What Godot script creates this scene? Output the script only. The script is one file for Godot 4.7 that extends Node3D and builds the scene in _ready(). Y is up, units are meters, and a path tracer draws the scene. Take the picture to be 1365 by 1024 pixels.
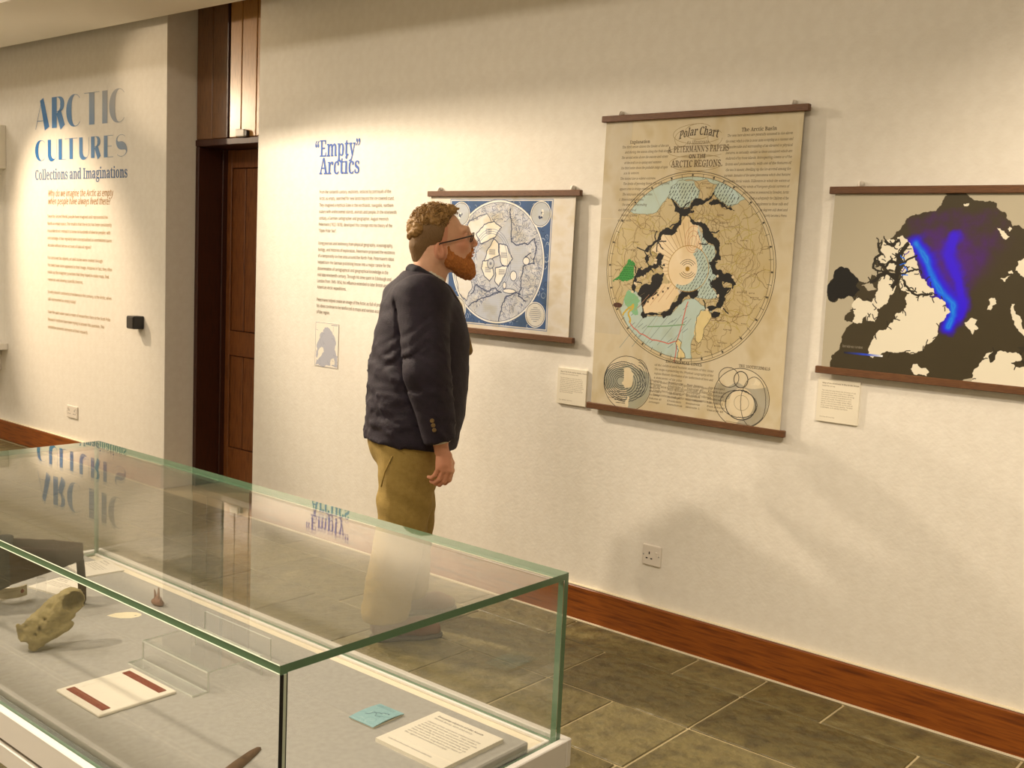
extends Node3D
# An exhibition room: title wall, a door recess, hanging maps, a glass display case and a visitor.
# Metres; the display wall is the plane z = 0, the floor y = 0.

const WARM := Color(1.0, 0.895, 0.76)
const COOL := Color(1.0, 0.925, 0.82)
var rng := RandomNumberGenerator.new()
var names := {}
var M := {}
var fonts := {}
var base_cache := {}
var noise_a := FastNoiseLite.new()
var noise_b := FastNoiseLite.new()

func _ready() -> void:
	# ---- camera
	var cam := Camera3D.new()
	cam.name = "camera"
	cam.projection = Camera3D.PROJECTION_PERSPECTIVE
	cam.keep_aspect = Camera3D.KEEP_HEIGHT
	cam.fov = 40.0226
	cam.near = 0.05
	cam.far = 60.0
	add_child(cam)
	cam.position = Vector3(0, 1.506, 3.57)
	cam.rotation = Vector3(-0.11592, 0.69519, 0.04677)
	cam.current = true
	# ---- surroundings (no daylight reaches the room) and exposure
	var we := WorldEnvironment.new()
	we.name = "surroundings"
	var env := Environment.new()
	env.background_mode = Environment.BG_COLOR
	env.background_color = Color(0.02, 0.02, 0.02)
	env.tonemap_mode = Environment.TONE_MAPPER_LINEAR
	env.tonemap_exposure = 1.0
	env.sdfgi_enabled = true
	env.ssao_enabled = true
	env.ssil_enabled = true
	we.environment = env
	add_child(we)
	# ---- the room's lamps and added lights: [place, target, energy, cone half angle, softness, colour]
	var spots := [
		[Vector3(-7.90, 3.40, 1.75), Vector3(-6.95, 1.25, 0.0), 12.5, 20.0, WARM],
		[Vector3(-8.60, 2.74, 1.70), Vector3(-5.20, 2.45, -0.2), 5.5, 9.0, WARM],  # added spot, brightens the boards over the door
		[Vector3(-5.85, 3.45, 1.52), Vector3(-3.55, 1.15, 0.1), 14.0, 25.0, COOL],
		[Vector3(-6.80, 3.45, 1.66), Vector3(-1.80, 0.80, 0.0), 13.0, 18.0, COOL],
		[Vector3(0.60, 3.40, 2.40), Vector3(-0.40, 1.00, 0.0), 8.5, 26.0, COOL],
		[Vector3(-2.50, 3.40, 4.20), Vector3(-1.60, 0.80, 2.60), 5.5, 20.0, COOL],
	]
	for s in spots:
		track_spot(s[0], s[1], s[2], s[3], s[4])
	for p in [Vector3(-0.6, 3.582, 3.4), Vector3(-3.6, 3.582, 3.4), Vector3(-6.8, 3.582, 3.4), Vector3(-9.2, 3.582, 2.6)]:
		add_fill_panel(p, Vector2(1.2, 0.6), 5.5)
	# ---- build
	rng.seed = 7
	noise_a.seed = 3
	noise_a.frequency = 1.0
	noise_a.fractal_octaves = 3
	noise_b.seed = 11
	noise_b.frequency = 1.0
	noise_b.fractal_octaves = 2
	make_fonts()
	make_materials()
	build_room()
	build_floor()
	build_door()
	build_title()
	build_section_text()
	build_maps()
	build_fittings()
	build_wall_case()
	build_case()
	build_contents()
	build_person()
const PRINTS := {
	"ocean": [424,-38,426,-9,449,10,436,35,431,63,412,95,379,101,350,113,302,136,299,162,283,196,266,208,259,234,234,260,225,277,212,266,203,301,210,338,189,363,186,392,180,424,175,488,155,501,132,490,114,463,81,420,52,413,27,439,23,481,7,511,2,573,18,618,36,622,52,597,75,598,95,578,111,586,117,618,113,654,85,698,84,719,109,726,122,728,114,740,77,818,73,867,70,894,58,908,40,931,36,980,35,1046,336,1052,985,1058,943,454,899,343,832,270,763,196,732,182,717,164,696,170,672,130,666,99,647,91,634,75,634,54,608,40,575,40,544,30,508,-8,506,-37],
	"greenland": [346,541,325,572,334,605,322,641,288,693,281,714,266,739,234,760,219,790,201,839,193,879,204,916,215,923,247,898,283,879,308,881,340,872,381,875,414,862,423,818,456,775,464,729,484,676,503,635,483,598,469,568,430,566,402,551,378,559],
	"ellesmere": [333,302,347,343,358,379,371,435,397,473,422,502,426,535,402,549,377,542,343,530,310,516,304,485,304,428,318,399,304,365,306,331,321,308],
	"banks": [276,247,294,238,321,274,297,309,285,287],
	"victoria": [241,265,266,270,284,309,274,344,272,373,235,375,210,376,203,359,216,329,221,283],
	"somerset": [237,403,260,382,278,401,271,424,246,420],
	"boothia": [195,400,231,432,263,430,277,447,249,444,207,457,185,435],
	"baffin": [217,486,241,467,271,482,272,536,255,566,246,613,214,639,210,704,180,701,180,671,164,714,129,712,128,653,139,581,156,597,191,606,206,581,212,540],
	"melville": [151,516,184,493,203,529,170,535],
	"newfoundland": [3,904,52,893,41,930,37,966,18,986,0,953],
	"iceland": [377,939,393,931,406,949,427,949,443,969,434,994,397,992,384,990,369,962],
	"svalbard": [559,685,586,657,605,667,597,692,612,713,597,720,592,748,571,711],
	"franz": [639,557,660,544,667,576,649,610,636,609,645,578],
	"novaya": [721,571,732,571,739,624,762,675,812,715,808,743,757,713,736,661,723,625],
	"norway": [607,984,611,928,638,875,660,833,686,825,722,828,758,826,771,835,771,865,740,880,755,897,811,891,974,906,986,1077,610,1022],
	"severnaya": [642,179,656,187,677,208,690,223,679,240,663,224],
	"isle": [685,173,696,186,687,198,680,186],
	"taimyr": [726,350,746,333,836,327,846,480,749,428,722,398],
	"isleb": [697,404,711,399,716,419,701,416],
	"islec": [671,444,706,425,690,459],
	"wrangel": [513,55,535,51,530,67,516,67],
	"hudson": [132,490,114,463,81,420,52,413,27,439,23,481,7,511,2,573,18,618,36,622,52,597,75,598,95,578,111,586,124,563,139,545,121,516],
	"streak": [346,268,388,344,418,438,455,522,509,584,513,651,498,713],
	"lobe": [488,227,485,268,475,333,496,396,523,467,533,531,543,595,535,653],
	"chan1": [319,273,298,312,282,341,288,383,285,437,283,492,269,518],
	"chan2": [203,379,235,411,257,372,278,379],
	"chan3": [184,414,221,429,261,443,286,446],
	"chan4": [179,495,214,454,249,440,275,467],
	"chan5": [290,374,311,382,327,356,356,338],
	"chan6": [291,441,315,440,337,422,366,412],
	"chan7": [311,473,332,514,345,533,378,552,429,543],
	"chan8": [199,274,212,336,190,363,187,414],
	"chan9": [226,260,258,288,282,254],
	"circ": [49,496,931,446,490,180,502,817,783,736,214,258],
	"america": [428,300,455,300,467,317,447,331,444,355,425,376,355,387,330,415,298,430,283,448,260,445,275,427,318,408,338,380,402,369,427,348,436,324],
	"bering": [386,266,415,283,433,296,487,296,495,279,531,266,579,266,598,243,609,249,590,269,502,293,492,303,499,314,407,310,393,276],
	"okhotsk": [582,284,599,272,632,272,655,280,671,292,694,294,717,306,691,304,664,294,633,282,604,287],
	"siberia": [468,320,537,340,575,352,603,377,647,403,653,436,664,466,633,470,641,494,684,512,730,517,743,544,730,561,722,541,676,536,688,556,721,556,701,572,692,586,689,610,680,624,604,631,654,619,667,591,655,581,627,558,625,535,649,520,615,488,603,478,632,453,626,423,591,414,562,384,538,354,495,344],
	"kara": [631,644,677,638,673,648,653,658,632,652],
	"archa": [262,469,284,458,286,479,270,487],
	"archb": [324,471,344,450,367,456,363,474,360,491,328,506,305,504,278,519,268,533,223,538,220,563,211,592,203,564,222,527,232,506,277,504,287,493,331,485],
	"baffinbay": [308,535,340,520,374,519,365,551,340,576,336,594,288,618,273,640,272,646,274,654,320,652,408,644,422,622,457,593,471,572,509,568,551,565,559,589,533,600,511,587,481,609,440,639,421,661,389,673,377,663,298,664,277,679,259,669,259,608,234,595,249,573,277,558,299,561],
	"greenl": [283,625,347,587,366,555,415,549,461,576,457,589,427,615,413,640,309,656,281,661,270,640],
	"pole": [499,498,394,501,491,423,506,569],
	"arcsea": [535,354,561,383,591,415,626,424,632,453,605,479,614,488,647,519,626,535,628,559,653,581,662,590,598,596,540,591,507,569,553,532,579,482,565,428,538,383],
	"cream": [442,355,470,324,526,344,553,383,574,440,579,482,553,532,507,569,460,571,413,547,370,518,364,457,298,443,332,414,357,386,420,375],
	"atlantic": [186,582,246,595,270,667,348,666,421,660,491,605,541,598,601,625,639,626,633,641,602,630,584,646,559,703,540,780,551,815,500,816,383,812,254,763,170,688,141,652,163,614],
	"pacific": [167,293,151,308,190,318,261,321,317,308,361,267,386,229,450,205,500,206,557,201,635,226,657,260,697,292,735,275,785,265,727,232,631,192,490,176,362,194,245,244],
	"iced": [378,229,423,205,497,208,531,240,526,265,492,275,482,294,436,295,410,275,369,265],
	"okice": [616,221,651,207,702,236,730,260,715,284,679,292,632,270,600,250],
	"green": [177,475,213,492,211,535,161,551,85,557,129,527,153,501],
	"greenb": [178,587,221,596,252,616,245,668,192,650,164,625],
	"norse": [559,663,579,636,617,635,642,653,621,674,601,695,597,731,575,747,558,728,554,693],
	"britain": [468,739,489,748,483,769,505,783,514,800,471,805,477,779,458,755],
	"c1": [200,865,69,866,339,862,222,959],
	"c2": [805,863,669,872,941,862,823,956],
	"title": [359,47,629,31,351,84,650,92,380,134,633,139,459,106,532,108],
	"mcirc": [393,548,821,502,499,30,542,938,686,128,740,791],
	"frame": [159,29,853,30,866,964],
	"cor": [780,121,842,105,788,858,846,852],
	"isl1": [413,496,431,411,479,313,512,351,521,435,465,471,465,471],
	"isl2": [518,351,575,366,615,458,582,521,539,501,527,446,520,407],
	"isl3": [407,485,465,477,478,526,490,582,461,635,422,597,399,542],
	"isl4": [499,531,540,517,581,515,601,486,564,588,526,669,498,632],
	"isl5": [350,283,406,209,474,185,528,229,489,302,386,356],
	"coast1": [584,90,594,211,599,332,636,358,685,340,711,350,753,305,771,369,755,451,762,489,722,491,691,460,700,437,733,409],
	"coast2": [727,491,688,509,676,592,680,675,662,731,714,766],
	"coast3": [331,741,366,664,415,694,464,708,505,682,548,713,481,735,402,770,339,809,302,859],
	"coast4": [537,939,552,813,580,738,641,705,677,719],
	"seaA": [491,352,528,229,576,156,594,332,696,356,717,491,673,516,656,594,587,654,641,705,570,739,543,825,536,928,435,921,362,853,481,740,548,713,505,682,564,588,611,486,619,441,575,355],
}

# ------------------------------------------------------------------ helpers
func numbered(called: String) -> String:
	var n: int = names.get(called, 0)
	names[called] = n + 1
	return called if n == 0 else "%s_%03d" % [called, n]

func tag(o: Node, label: String, category: String, group := "", kind := "") -> void:
	o.set_meta("label", label)
	o.set_meta("category", category)
	if group: o.set_meta("group", group)
	if kind: o.set_meta("kind", kind)

func thing(called: String, label: String, category: String, at := Vector3.ZERO, turn := 0.0, group := "") -> Node3D:
	var o := Node3D.new()
	o.name = numbered(called)
	add_child(o, true)
	o.position = at
	o.rotation.y = turn
	tag(o, label, category, group)
	return o

func obj(called: String, mesh: Mesh, m: Material, parent: Node = null, at := Vector3.ZERO) -> MeshInstance3D:
	var o := MeshInstance3D.new()
	o.mesh = mesh
	if m: o.material_override = m
	if parent == null:
		o.name = numbered(called)
		add_child(o, true)
	else:
		var k := 0
		var nm := called
		while parent.has_node(NodePath(nm)):
			k += 1
			nm = "%s_%03d" % [called, k]
		o.name = nm
		parent.add_child(o, true)
	o.position = at
	return o

func struct(called: String, mesh: Mesh, m: Material, at := Vector3.ZERO) -> MeshInstance3D:
	var o := obj(called, mesh, m, null, at)
	o.set_meta("kind", "structure")
	return o

func quad(st: SurfaceTool, a: Vector3, b: Vector3, c: Vector3, d: Vector3, out: Vector3, uv := Rect2(0, 0, 1, 1)) -> void:
	# a b c d go round; turned so that the front faces «out»
	var u := [Vector2(uv.position.x, uv.end.y), uv.end, Vector2(uv.end.x, uv.position.y), uv.position]
	var p := [a, b, c, d]
	if (b - a).cross(c - a).dot(out) > 0.0:
		p = [d, c, b, a]
		u = [u[3], u[2], u[1], u[0]]
	for i in [0, 1, 2, 0, 2, 3]:
		st.set_uv(u[i])
		st.add_vertex(p[i])

func tri(st: SurfaceTool, a: Vector3, b: Vector3, c: Vector3, out: Vector3) -> void:
	if (b - a).cross(c - a).dot(out) > 0.0:
		var t := b
		b = c
		c = t
	for v in [a, b, c]:
		st.set_uv(Vector2(v.x, v.y))
		st.add_vertex(v)

func start() -> SurfaceTool:
	var st := SurfaceTool.new()
	st.begin(Mesh.PRIMITIVE_TRIANGLES)
	st.set_smooth_group(-1)
	return st

func done(st: SurfaceTool) -> ArrayMesh:
	st.generate_normals()
	return st.commit()

func add_cbox(st: SurfaceTool, c: Vector3, s: Vector3, b: float, basis := Basis()) -> void:
	# a box with chamfered edges
	var h := s * 0.5
	b = minf(b, minf(h.x, minf(h.y, h.z)) * 0.9)
	for ax in 3:
		var u := (ax + 1) % 3
		var v := (ax + 2) % 3
		for sg in [-1.0, 1.0]:
			var pts := []
			for k in [[-1, -1], [1, -1], [1, 1], [-1, 1]]:
				var p := Vector3()
				p[ax] = sg * h[ax]
				p[u] = k[0] * (h[u] - b)
				p[v] = k[1] * (h[v] - b)
				pts.append(c + basis * p)
			var n := Vector3()
			n[ax] = sg
			quad(st, pts[0], pts[1], pts[2], pts[3], basis * n)
	if b <= 0.0: return
	for ax in 3:
		var u := (ax + 1) % 3
		var v := (ax + 2) % 3
		for su in [-1.0, 1.0]:
			for sv in [-1.0, 1.0]:
				var pts := []
				for k in [[-1, 0], [1, 0], [1, 1], [-1, 1]]:
					var p := Vector3()
					p[ax] = k[0] * (h[ax] - b)
					p[u] = su * (h[u] - (b if k[1] else 0.0))
					p[v] = sv * (h[v] - (0.0 if k[1] else b))
					pts.append(c + basis * p)
				var n := Vector3()
				n[u] = su
				n[v] = sv
				quad(st, pts[0], pts[1], pts[2], pts[3], basis * n)
	for sx in [-1.0, 1.0]:
		for sy in [-1.0, 1.0]:
			for sz in [-1.0, 1.0]:
				var g := Vector3(sx, sy, sz)
				tri(st, c + basis * (g * Vector3(h.x, h.y - b, h.z - b)), c + basis * (g * Vector3(h.x - b, h.y, h.z - b)), c + basis * (g * Vector3(h.x - b, h.y - b, h.z)), basis * g)

func cbox(s: Vector3, b := 0.002, c := Vector3.ZERO, basis := Basis()) -> ArrayMesh:
	var st := start()
	add_cbox(st, c, s, b, basis)
	return done(st)

func span(lo: Vector3, hi: Vector3, b := 0.0) -> ArrayMesh:
	return cbox(hi - lo, b, (lo + hi) * 0.5)

func add_prism(st: SurfaceTool, poly: PackedVector2Array, z0: float, z1: float, t := Transform3D()) -> void:
	# the outline in x and y, pulled from z0 to z1
	var idx := Geometry2D.triangulate_polygon(poly)
	for z in [z0, z1]:
		var n := t.basis * Vector3(0, 0, 1.0 if z == maxf(z0, z1) else -1.0)
		for i in range(0, idx.size(), 3):
			tri(st, t * Vector3(poly[idx[i]].x, poly[idx[i]].y, z), t * Vector3(poly[idx[i + 1]].x, poly[idx[i + 1]].y, z), t * Vector3(poly[idx[i + 2]].x, poly[idx[i + 2]].y, z), n)
	var sgn := -1.0 if Geometry2D.is_polygon_clockwise(poly) else 1.0
	for i in poly.size():
		var a := poly[i]
		var b := poly[(i + 1) % poly.size()]
		var e := (b - a)
		var n := t.basis * (Vector3(e.y, -e.x, 0) * sgn)
		quad(st, t * Vector3(a.x, a.y, z0), t * Vector3(b.x, b.y, z0), t * Vector3(b.x, b.y, z1), t * Vector3(a.x, a.y, z1), n)

func prism(poly: PackedVector2Array, z0: float, z1: float, t := Transform3D()) -> ArrayMesh:
	var st := start()
	add_prism(st, poly, z0, z1, t)
	return done(st)

func add_lathe(st: SurfaceTool, prof: PackedVector2Array, t := Transform3D(), seg := 24, smooth := true) -> void:
	# profile (radius, height) turned about y
	st.set_smooth_group(0 if smooth else -1)
	for i in prof.size() - 1:
		var a := prof[i]
		var b := prof[i + 1]
		var e := b - a
		for k in seg:
			var p := TAU * k / seg
			var q := TAU * (k + 1) / seg
			var mid := (p + q) * 0.5
			var out := Vector3(cos(mid) * e.y, -e.x, sin(mid) * e.y)
			quad(st, t * Vector3(a.x * cos(p), a.y, a.x * sin(p)), t * Vector3(a.x * cos(q), a.y, a.x * sin(q)), t * Vector3(b.x * cos(q), b.y, b.x * sin(q)), t * Vector3(b.x * cos(p), b.y, b.x * sin(p)), t.basis * out)
	st.set_smooth_group(-1)

func lathe(prof: PackedVector2Array, t := Transform3D(), seg := 24, smooth := true) -> ArrayMesh:
	var st := start()
	add_lathe(st, prof, t, seg, smooth)
	return done(st)

func add_tube(st: SurfaceTool, path: PackedVector3Array, r0: float, r1: float, seg := 8, group := 0) -> void:
	st.set_smooth_group(group)
	var n := path.size()
	var side := Vector3.UP
	var rings := []
	for i in n:
		var d := (path[mini(i + 1, n - 1)] - path[maxi(i - 1, 0)]).normalized()
		if absf(d.dot(side)) > 0.95: side = Vector3(1, 0, 0) if absf(d.x) < 0.9 else Vector3(0, 0, 1)
		var u := d.cross(side).normalized()
		side = u.cross(d).normalized()
		var r := lerpf(r0, r1, float(i) / maxf(1.0, n - 1))
		var ring := []
		for k in seg:
			var a := TAU * k / seg
			ring.append(path[i] + (u * cos(a) + side * sin(a)) * r)
		rings.append(ring)
	for i in n - 1:
		for k in seg:
			var k2 := (k + 1) % seg
			var mid: Vector3 = (rings[i][k] + rings[i][k2]) * 0.5 - path[i]
			quad(st, rings[i][k], rings[i][k2], rings[i + 1][k2], rings[i + 1][k], mid)
	for e in [0, n - 1]:
		var out: Vector3 = path[e] - path[1 if e == 0 else n - 2]
		for k in seg:
			tri(st, path[e], rings[e][k], rings[e][(k + 1) % seg], out)
	st.set_smooth_group(-1)

func tube(path: PackedVector3Array, r0: float, r1 := -1.0, seg := 8) -> ArrayMesh:
	var st := start()
	add_tube(st, path, r0, r0 if r1 < 0.0 else r1, seg)
	return done(st)

func sheet(w: float, h: float, t: float, front: Material, rest: Material, curl := 0.0) -> ArrayMesh:
	# a printed sheet that faces +z, its back at z = 0, its base line at y = 0 and centred on x
	var st := start()
	var n := 14 if curl != 0.0 else 1
	for i in n:
		var a := float(i) / n
		var b := float(i + 1) / n
		var za := t + curl * sin(PI * a)
		var zb := t + curl * sin(PI * b)
		quad(st, Vector3(-w / 2, a * h, za), Vector3(w / 2, a * h, za), Vector3(w / 2, b * h, zb), Vector3(-w / 2, b * h, zb), Vector3(0, 0, 1), Rect2(0, 1.0 - b, 1, b - a))
	st.generate_normals()
	st.set_material(front)
	var m := st.commit()
	st = start()
	for i in n:
		var a := float(i) / n
		var b := float(i + 1) / n
		var za := curl * sin(PI * a)
		var zb := curl * sin(PI * b)
		quad(st, Vector3(-w / 2, a * h, za), Vector3(w / 2, a * h, za), Vector3(w / 2, b * h, zb), Vector3(-w / 2, b * h, zb), Vector3(0, 0, -1))
		for s in [-1.0, 1.0]:
			quad(st, Vector3(s * w / 2, a * h, za), Vector3(s * w / 2, b * h, zb), Vector3(s * w / 2, b * h, zb + t), Vector3(s * w / 2, a * h, za + t), Vector3(s, 0, 0))
	for s in [0.0, 1.0]:
		quad(st, Vector3(-w / 2, s * h, 0), Vector3(w / 2, s * h, 0), Vector3(w / 2, s * h, t), Vector3(-w / 2, s * h, t), Vector3(0, s - 0.5, 0))
	st.generate_normals()
	st.set_material(rest)
	return st.commit(m)

# ------------------------------------------------------------------ distance fields and surface nets
func cap(p: Vector3, a: Vector3, b: Vector3, ra: float, rb: float) -> float:
	var ab := b - a
	var h := clampf((p - a).dot(ab) / ab.length_squared(), 0.0, 1.0)
	return (p - a - ab * h).length() - lerpf(ra, rb, h)

func ell(p: Vector3, c: Vector3, r: Vector3) -> float:
	var q := (p - c) / r
	var k0 := q.length()
	var k1 := (q / r).length()
	return k0 * (k0 - 1.0) / maxf(k1, 0.0001)

func smin(a: float, b: float, k: float) -> float:
	var h := clampf(0.5 + 0.5 * (b - a) / k, 0.0, 1.0)
	return lerpf(b, a, h) - k * h * (1.0 - h)

func smax(a: float, b: float, k: float) -> float:
	return -smin(-a, -b, k)

func nets(f: Callable, lo: Vector3, hi: Vector3, c: float, tint: Variant = null) -> Array:
	# [vertices, normals, indices, colours] of the surface f = 0
	var B := 6
	var nx := (int(ceil((hi.x - lo.x) / c / B))) * B
	var ny := (int(ceil((hi.y - lo.y) / c / B))) * B
	var nz := (int(ceil((hi.z - lo.z) / c / B))) * B
	var sx := 1
	var sy := nx + 1
	var sz := (nx + 1) * (ny + 1)
	var val := PackedFloat32Array()
	val.resize(sz * (nz + 1))
	val.fill(1e9)
	var vid := PackedInt32Array()
	vid.resize(val.size())
	vid.fill(-1)
	var cells := PackedInt32Array()
	var reach := B * c * 0.8661 * 1.25 + c
	for bz in range(0, nz, B):
		for by in range(0, ny, B):
			for bx in range(0, nx, B):
				var mid := lo + Vector3(bx + B * 0.5, by + B * 0.5, bz + B * 0.5) * c
				if absf(f.call(mid)) > reach: continue
				for z in range(bz, bz + B + 1):
					for y in range(by, by + B + 1):
						var at := bx + y * sy + z * sz
						for x in range(bx, bx + B + 1):
							if val[at] > 1e8:
								val[at] = f.call(lo + Vector3(x, y, z) * c)
							at += 1
				for z in range(bz, bz + B):
					for y in range(by, by + B):
						for x in range(bx, bx + B):
							cells.append(x + y * sy + z * sz)
	var V := PackedVector3Array()
	var off := [0, sx, sy, sx + sy, sz, sx + sz, sy + sz, sx + sy + sz]
	var edges := [[0, 1], [2, 3], [4, 5], [6, 7], [0, 2], [1, 3], [4, 6], [5, 7], [0, 4], [1, 5], [2, 6], [3, 7]]
	var corner := [Vector3(0, 0, 0), Vector3(1, 0, 0), Vector3(0, 1, 0), Vector3(1, 1, 0), Vector3(0, 0, 1), Vector3(1, 0, 1), Vector3(0, 1, 1), Vector3(1, 1, 1)]
	for at in cells:
		var neg := 0
		for o in off:
			if val[at + o] < 0.0: neg += 1
		if neg == 0 or neg == 8: continue
		var s := Vector3()
		var n := 0
		for e in edges:
			var va := val[at + off[e[0]]]
			var vb := val[at + off[e[1]]]
			if (va < 0.0) != (vb < 0.0):
				s += (corner[e[0]] as Vector3).lerp(corner[e[1]], va / (va - vb))
				n += 1
		var z := at / sz
		var y := (at - z * sz) / sy
		var x := at - z * sz - y * sy
		vid[at] = V.size()
		V.append(lo + (Vector3(x, y, z) + s / n) * c)
	var I := PackedInt32Array()
	for at in cells:
		if vid[at] < 0: continue
		var in0 := val[at] < 0.0
		for ax in 3:
			var o: int = [sx, sy, sz][ax]
			var u: int = [sy, sz, sx][ax]
			var v: int = [sz, sx, sy][ax]
			if (val[at + o] < 0.0) == in0: continue
			var q := [at, at - u, at - u - v, at - v]
			if q[2] < 0 or vid[q[1]] < 0 or vid[q[2]] < 0 or vid[q[3]] < 0: continue
			if in0: q = [q[3], q[2], q[1], q[0]]
			for k in [0, 1, 2, 0, 2, 3]: I.append(vid[q[k]])
	var N := PackedVector3Array()
	N.resize(V.size())
	for i in range(0, I.size(), 3):
		var n := (V[I[i + 2]] - V[I[i]]).cross(V[I[i + 1]] - V[I[i]])
		for k in 3: N[I[i + k]] += n
	for i in N.size(): N[i] = N[i].normalized()
	var K := PackedColorArray()
	if tint != null:
		for v in V: K.append(tint.call(v))
	return [V, N, I, K]

func net_mesh(parts: Array) -> ArrayMesh:
	# joins what nets() returned into one mesh
	var V := PackedVector3Array()
	var N := PackedVector3Array()
	var I := PackedInt32Array()
	var K := PackedColorArray()
	for p in parts:
		var from := V.size()
		V.append_array(p[0])
		N.append_array(p[1])
		K.append_array(p[3])
		for i in p[2]: I.append(i + from)
	var a := []
	a.resize(Mesh.ARRAY_MAX)
	a[Mesh.ARRAY_VERTEX] = V
	a[Mesh.ARRAY_NORMAL] = N
	a[Mesh.ARRAY_INDEX] = I
	if K.size() == V.size(): a[Mesh.ARRAY_COLOR] = K
	var m := ArrayMesh.new()
	m.add_surface_from_arrays(Mesh.PRIMITIVE_TRIANGLES, a)
	return m

# ------------------------------------------------------------------ lettering
func make_fonts() -> void:
	for k in {"sans": ["Droid Sans", 400], "sansb": ["Droid Sans", 700], "serif": ["Droid Serif", 400], "serifb": ["Droid Serif", 700]}:
		var spec: Array = {"sans": ["Droid Sans", 400], "sansb": ["Droid Sans", 700], "serif": ["Droid Serif", 400], "serifb": ["Droid Serif", 700]}[k]
		var f := SystemFont.new()
		f.font_names = PackedStringArray([spec[0]])
		f.font_weight = spec[1]
		fonts[k] = f

func glyph_tris(s: String, font: String, step := 3.0) -> PackedVector2Array:
	# triangles of a line of text; one unit is the font size, the base line is y = 0, the left edge x = 0
	var tm := TextMesh.new()
	tm.font = fonts[font]
	tm.font_size = 48
	tm.pixel_size = 1.0 / 48.0
	tm.depth = 0.0
	tm.curve_step = step
	tm.horizontal_alignment = HORIZONTAL_ALIGNMENT_LEFT
	tm.vertical_alignment = VERTICAL_ALIGNMENT_TOP
	if not base_cache.has(font):
		tm.text = "x"
		var lowest := 1e9
		for v in tm.get_mesh_arrays()[Mesh.ARRAY_VERTEX]: lowest = minf(lowest, v.y)
		base_cache[font] = lowest
	tm.text = s
	var a := tm.get_mesh_arrays()
	var P: PackedVector3Array = a[Mesh.ARRAY_VERTEX]
	var out := PackedVector2Array()
	var left := 1e9
	for v in P: left = minf(left, v.x)
	var b: float = base_cache[font]
	if a[Mesh.ARRAY_INDEX] != null and (a[Mesh.ARRAY_INDEX] as PackedInt32Array).size():
		for i in a[Mesh.ARRAY_INDEX]: out.append(Vector2(P[i].x - left, P[i].y - b))
	else:
		for v in P: out.append(Vector2(v.x - left, v.y - b))
	return out

func width_of(T: PackedVector2Array) -> float:
	var w := 0.0
	for v in T: w = maxf(w, v.x)
	return w

func lines_mesh(lines: Array, font: String, sx: float, sy: float, slant := 0.0) -> ArrayMesh:
	# lines: [text, x, y of the base line]; a flat print facing +z
	var st := start()
	for l in lines:
		var T := glyph_tris(l[0], font)
		for i in range(0, T.size(), 3):
			var p := []
			for k in 3: p.append(Vector3(l[1] + T[i + k].x * sx + T[i + k].y * sy * slant, l[2] + T[i + k].y * sy, 0.0))
			tri(st, p[0], p[1], p[2], Vector3(0, 0, 1))
	return done(st)

# ------------------------------------------------------------------ printed pictures
class Pic:
	var im: Image
	var w: int
	var h: int
	func _init(ww: int, hh: int, c: Color) -> void:
		w = ww
		h = hh
		im = Image.create(w, h, false, Image.FORMAT_RGB8)
		im.fill(c)
	func poly(P: PackedVector2Array, c: Color) -> void:
		var y0 := 1e9
		var y1 := -1e9
		for p in P:
			y0 = minf(y0, p.y)
			y1 = maxf(y1, p.y)
		var n := P.size()
		for y in range(maxi(0, int(floor(y0))), mini(h - 1, int(ceil(y1))) + 1):
			var yy := y + 0.5
			var X := PackedFloat32Array()
			for i in n:
				var a := P[i]
				var b := P[(i + 1) % n]
				if (a.y <= yy) != (b.y <= yy): X.append(a.x + (yy - a.y) / (b.y - a.y) * (b.x - a.x))
			X.sort()
			for i in range(0, X.size() - 1, 2):
				var xa := int(round(X[i]))
				var xb := int(round(X[i + 1]))
				if xb > xa: im.fill_rect(Rect2i(xa, y, xb - xa, 1), c)
	func line(a: Vector2, b: Vector2, t: float, c: Color) -> void:
		if t <= 1.6:
			var n := int(maxf(absf(b.x - a.x), absf(b.y - a.y))) + 1
			var k := maxi(1, int(round(t)))
			for i in n + 1:
				var p := a.lerp(b, float(i) / n)
				im.fill_rect(Rect2i(int(p.x), int(p.y), k, k), c)
		else:
			var d := (b - a).normalized() * t * 0.5
			var s := Vector2(-d.y, d.x)
			poly(PackedVector2Array([a - d * 0.3 + s, b + d * 0.3 + s, b + d * 0.3 - s, a - d * 0.3 - s]), c)
	func path(P: PackedVector2Array, t: float, c: Color, closed := false) -> void:
		for i in P.size() - (0 if closed else 1): line(P[i], P[(i + 1) % P.size()], t, c)
	func ring(o: Vector2, rx: float, ry: float, t: float, c: Color, a0 := 0.0, a1 := TAU) -> void:
		var P := PackedVector2Array()
		var n := maxi(16, int(maxf(rx, ry) * 0.5))
		for i in n + 1:
			var a := lerpf(a0, a1, float(i) / n)
			P.append(o + Vector2(cos(a) * rx, sin(a) * ry))
		path(P, t, c)
	func disc(o: Vector2, rx: float, ry: float, c: Color) -> void:
		var P := PackedVector2Array()
		for i in 72: P.append(o + Vector2(cos(TAU * i / 72) * rx, sin(TAU * i / 72) * ry))
		poly(P, c)
	func tex() -> ImageTexture:
		im.generate_mipmaps()
		return ImageTexture.create_from_image(im)

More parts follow.
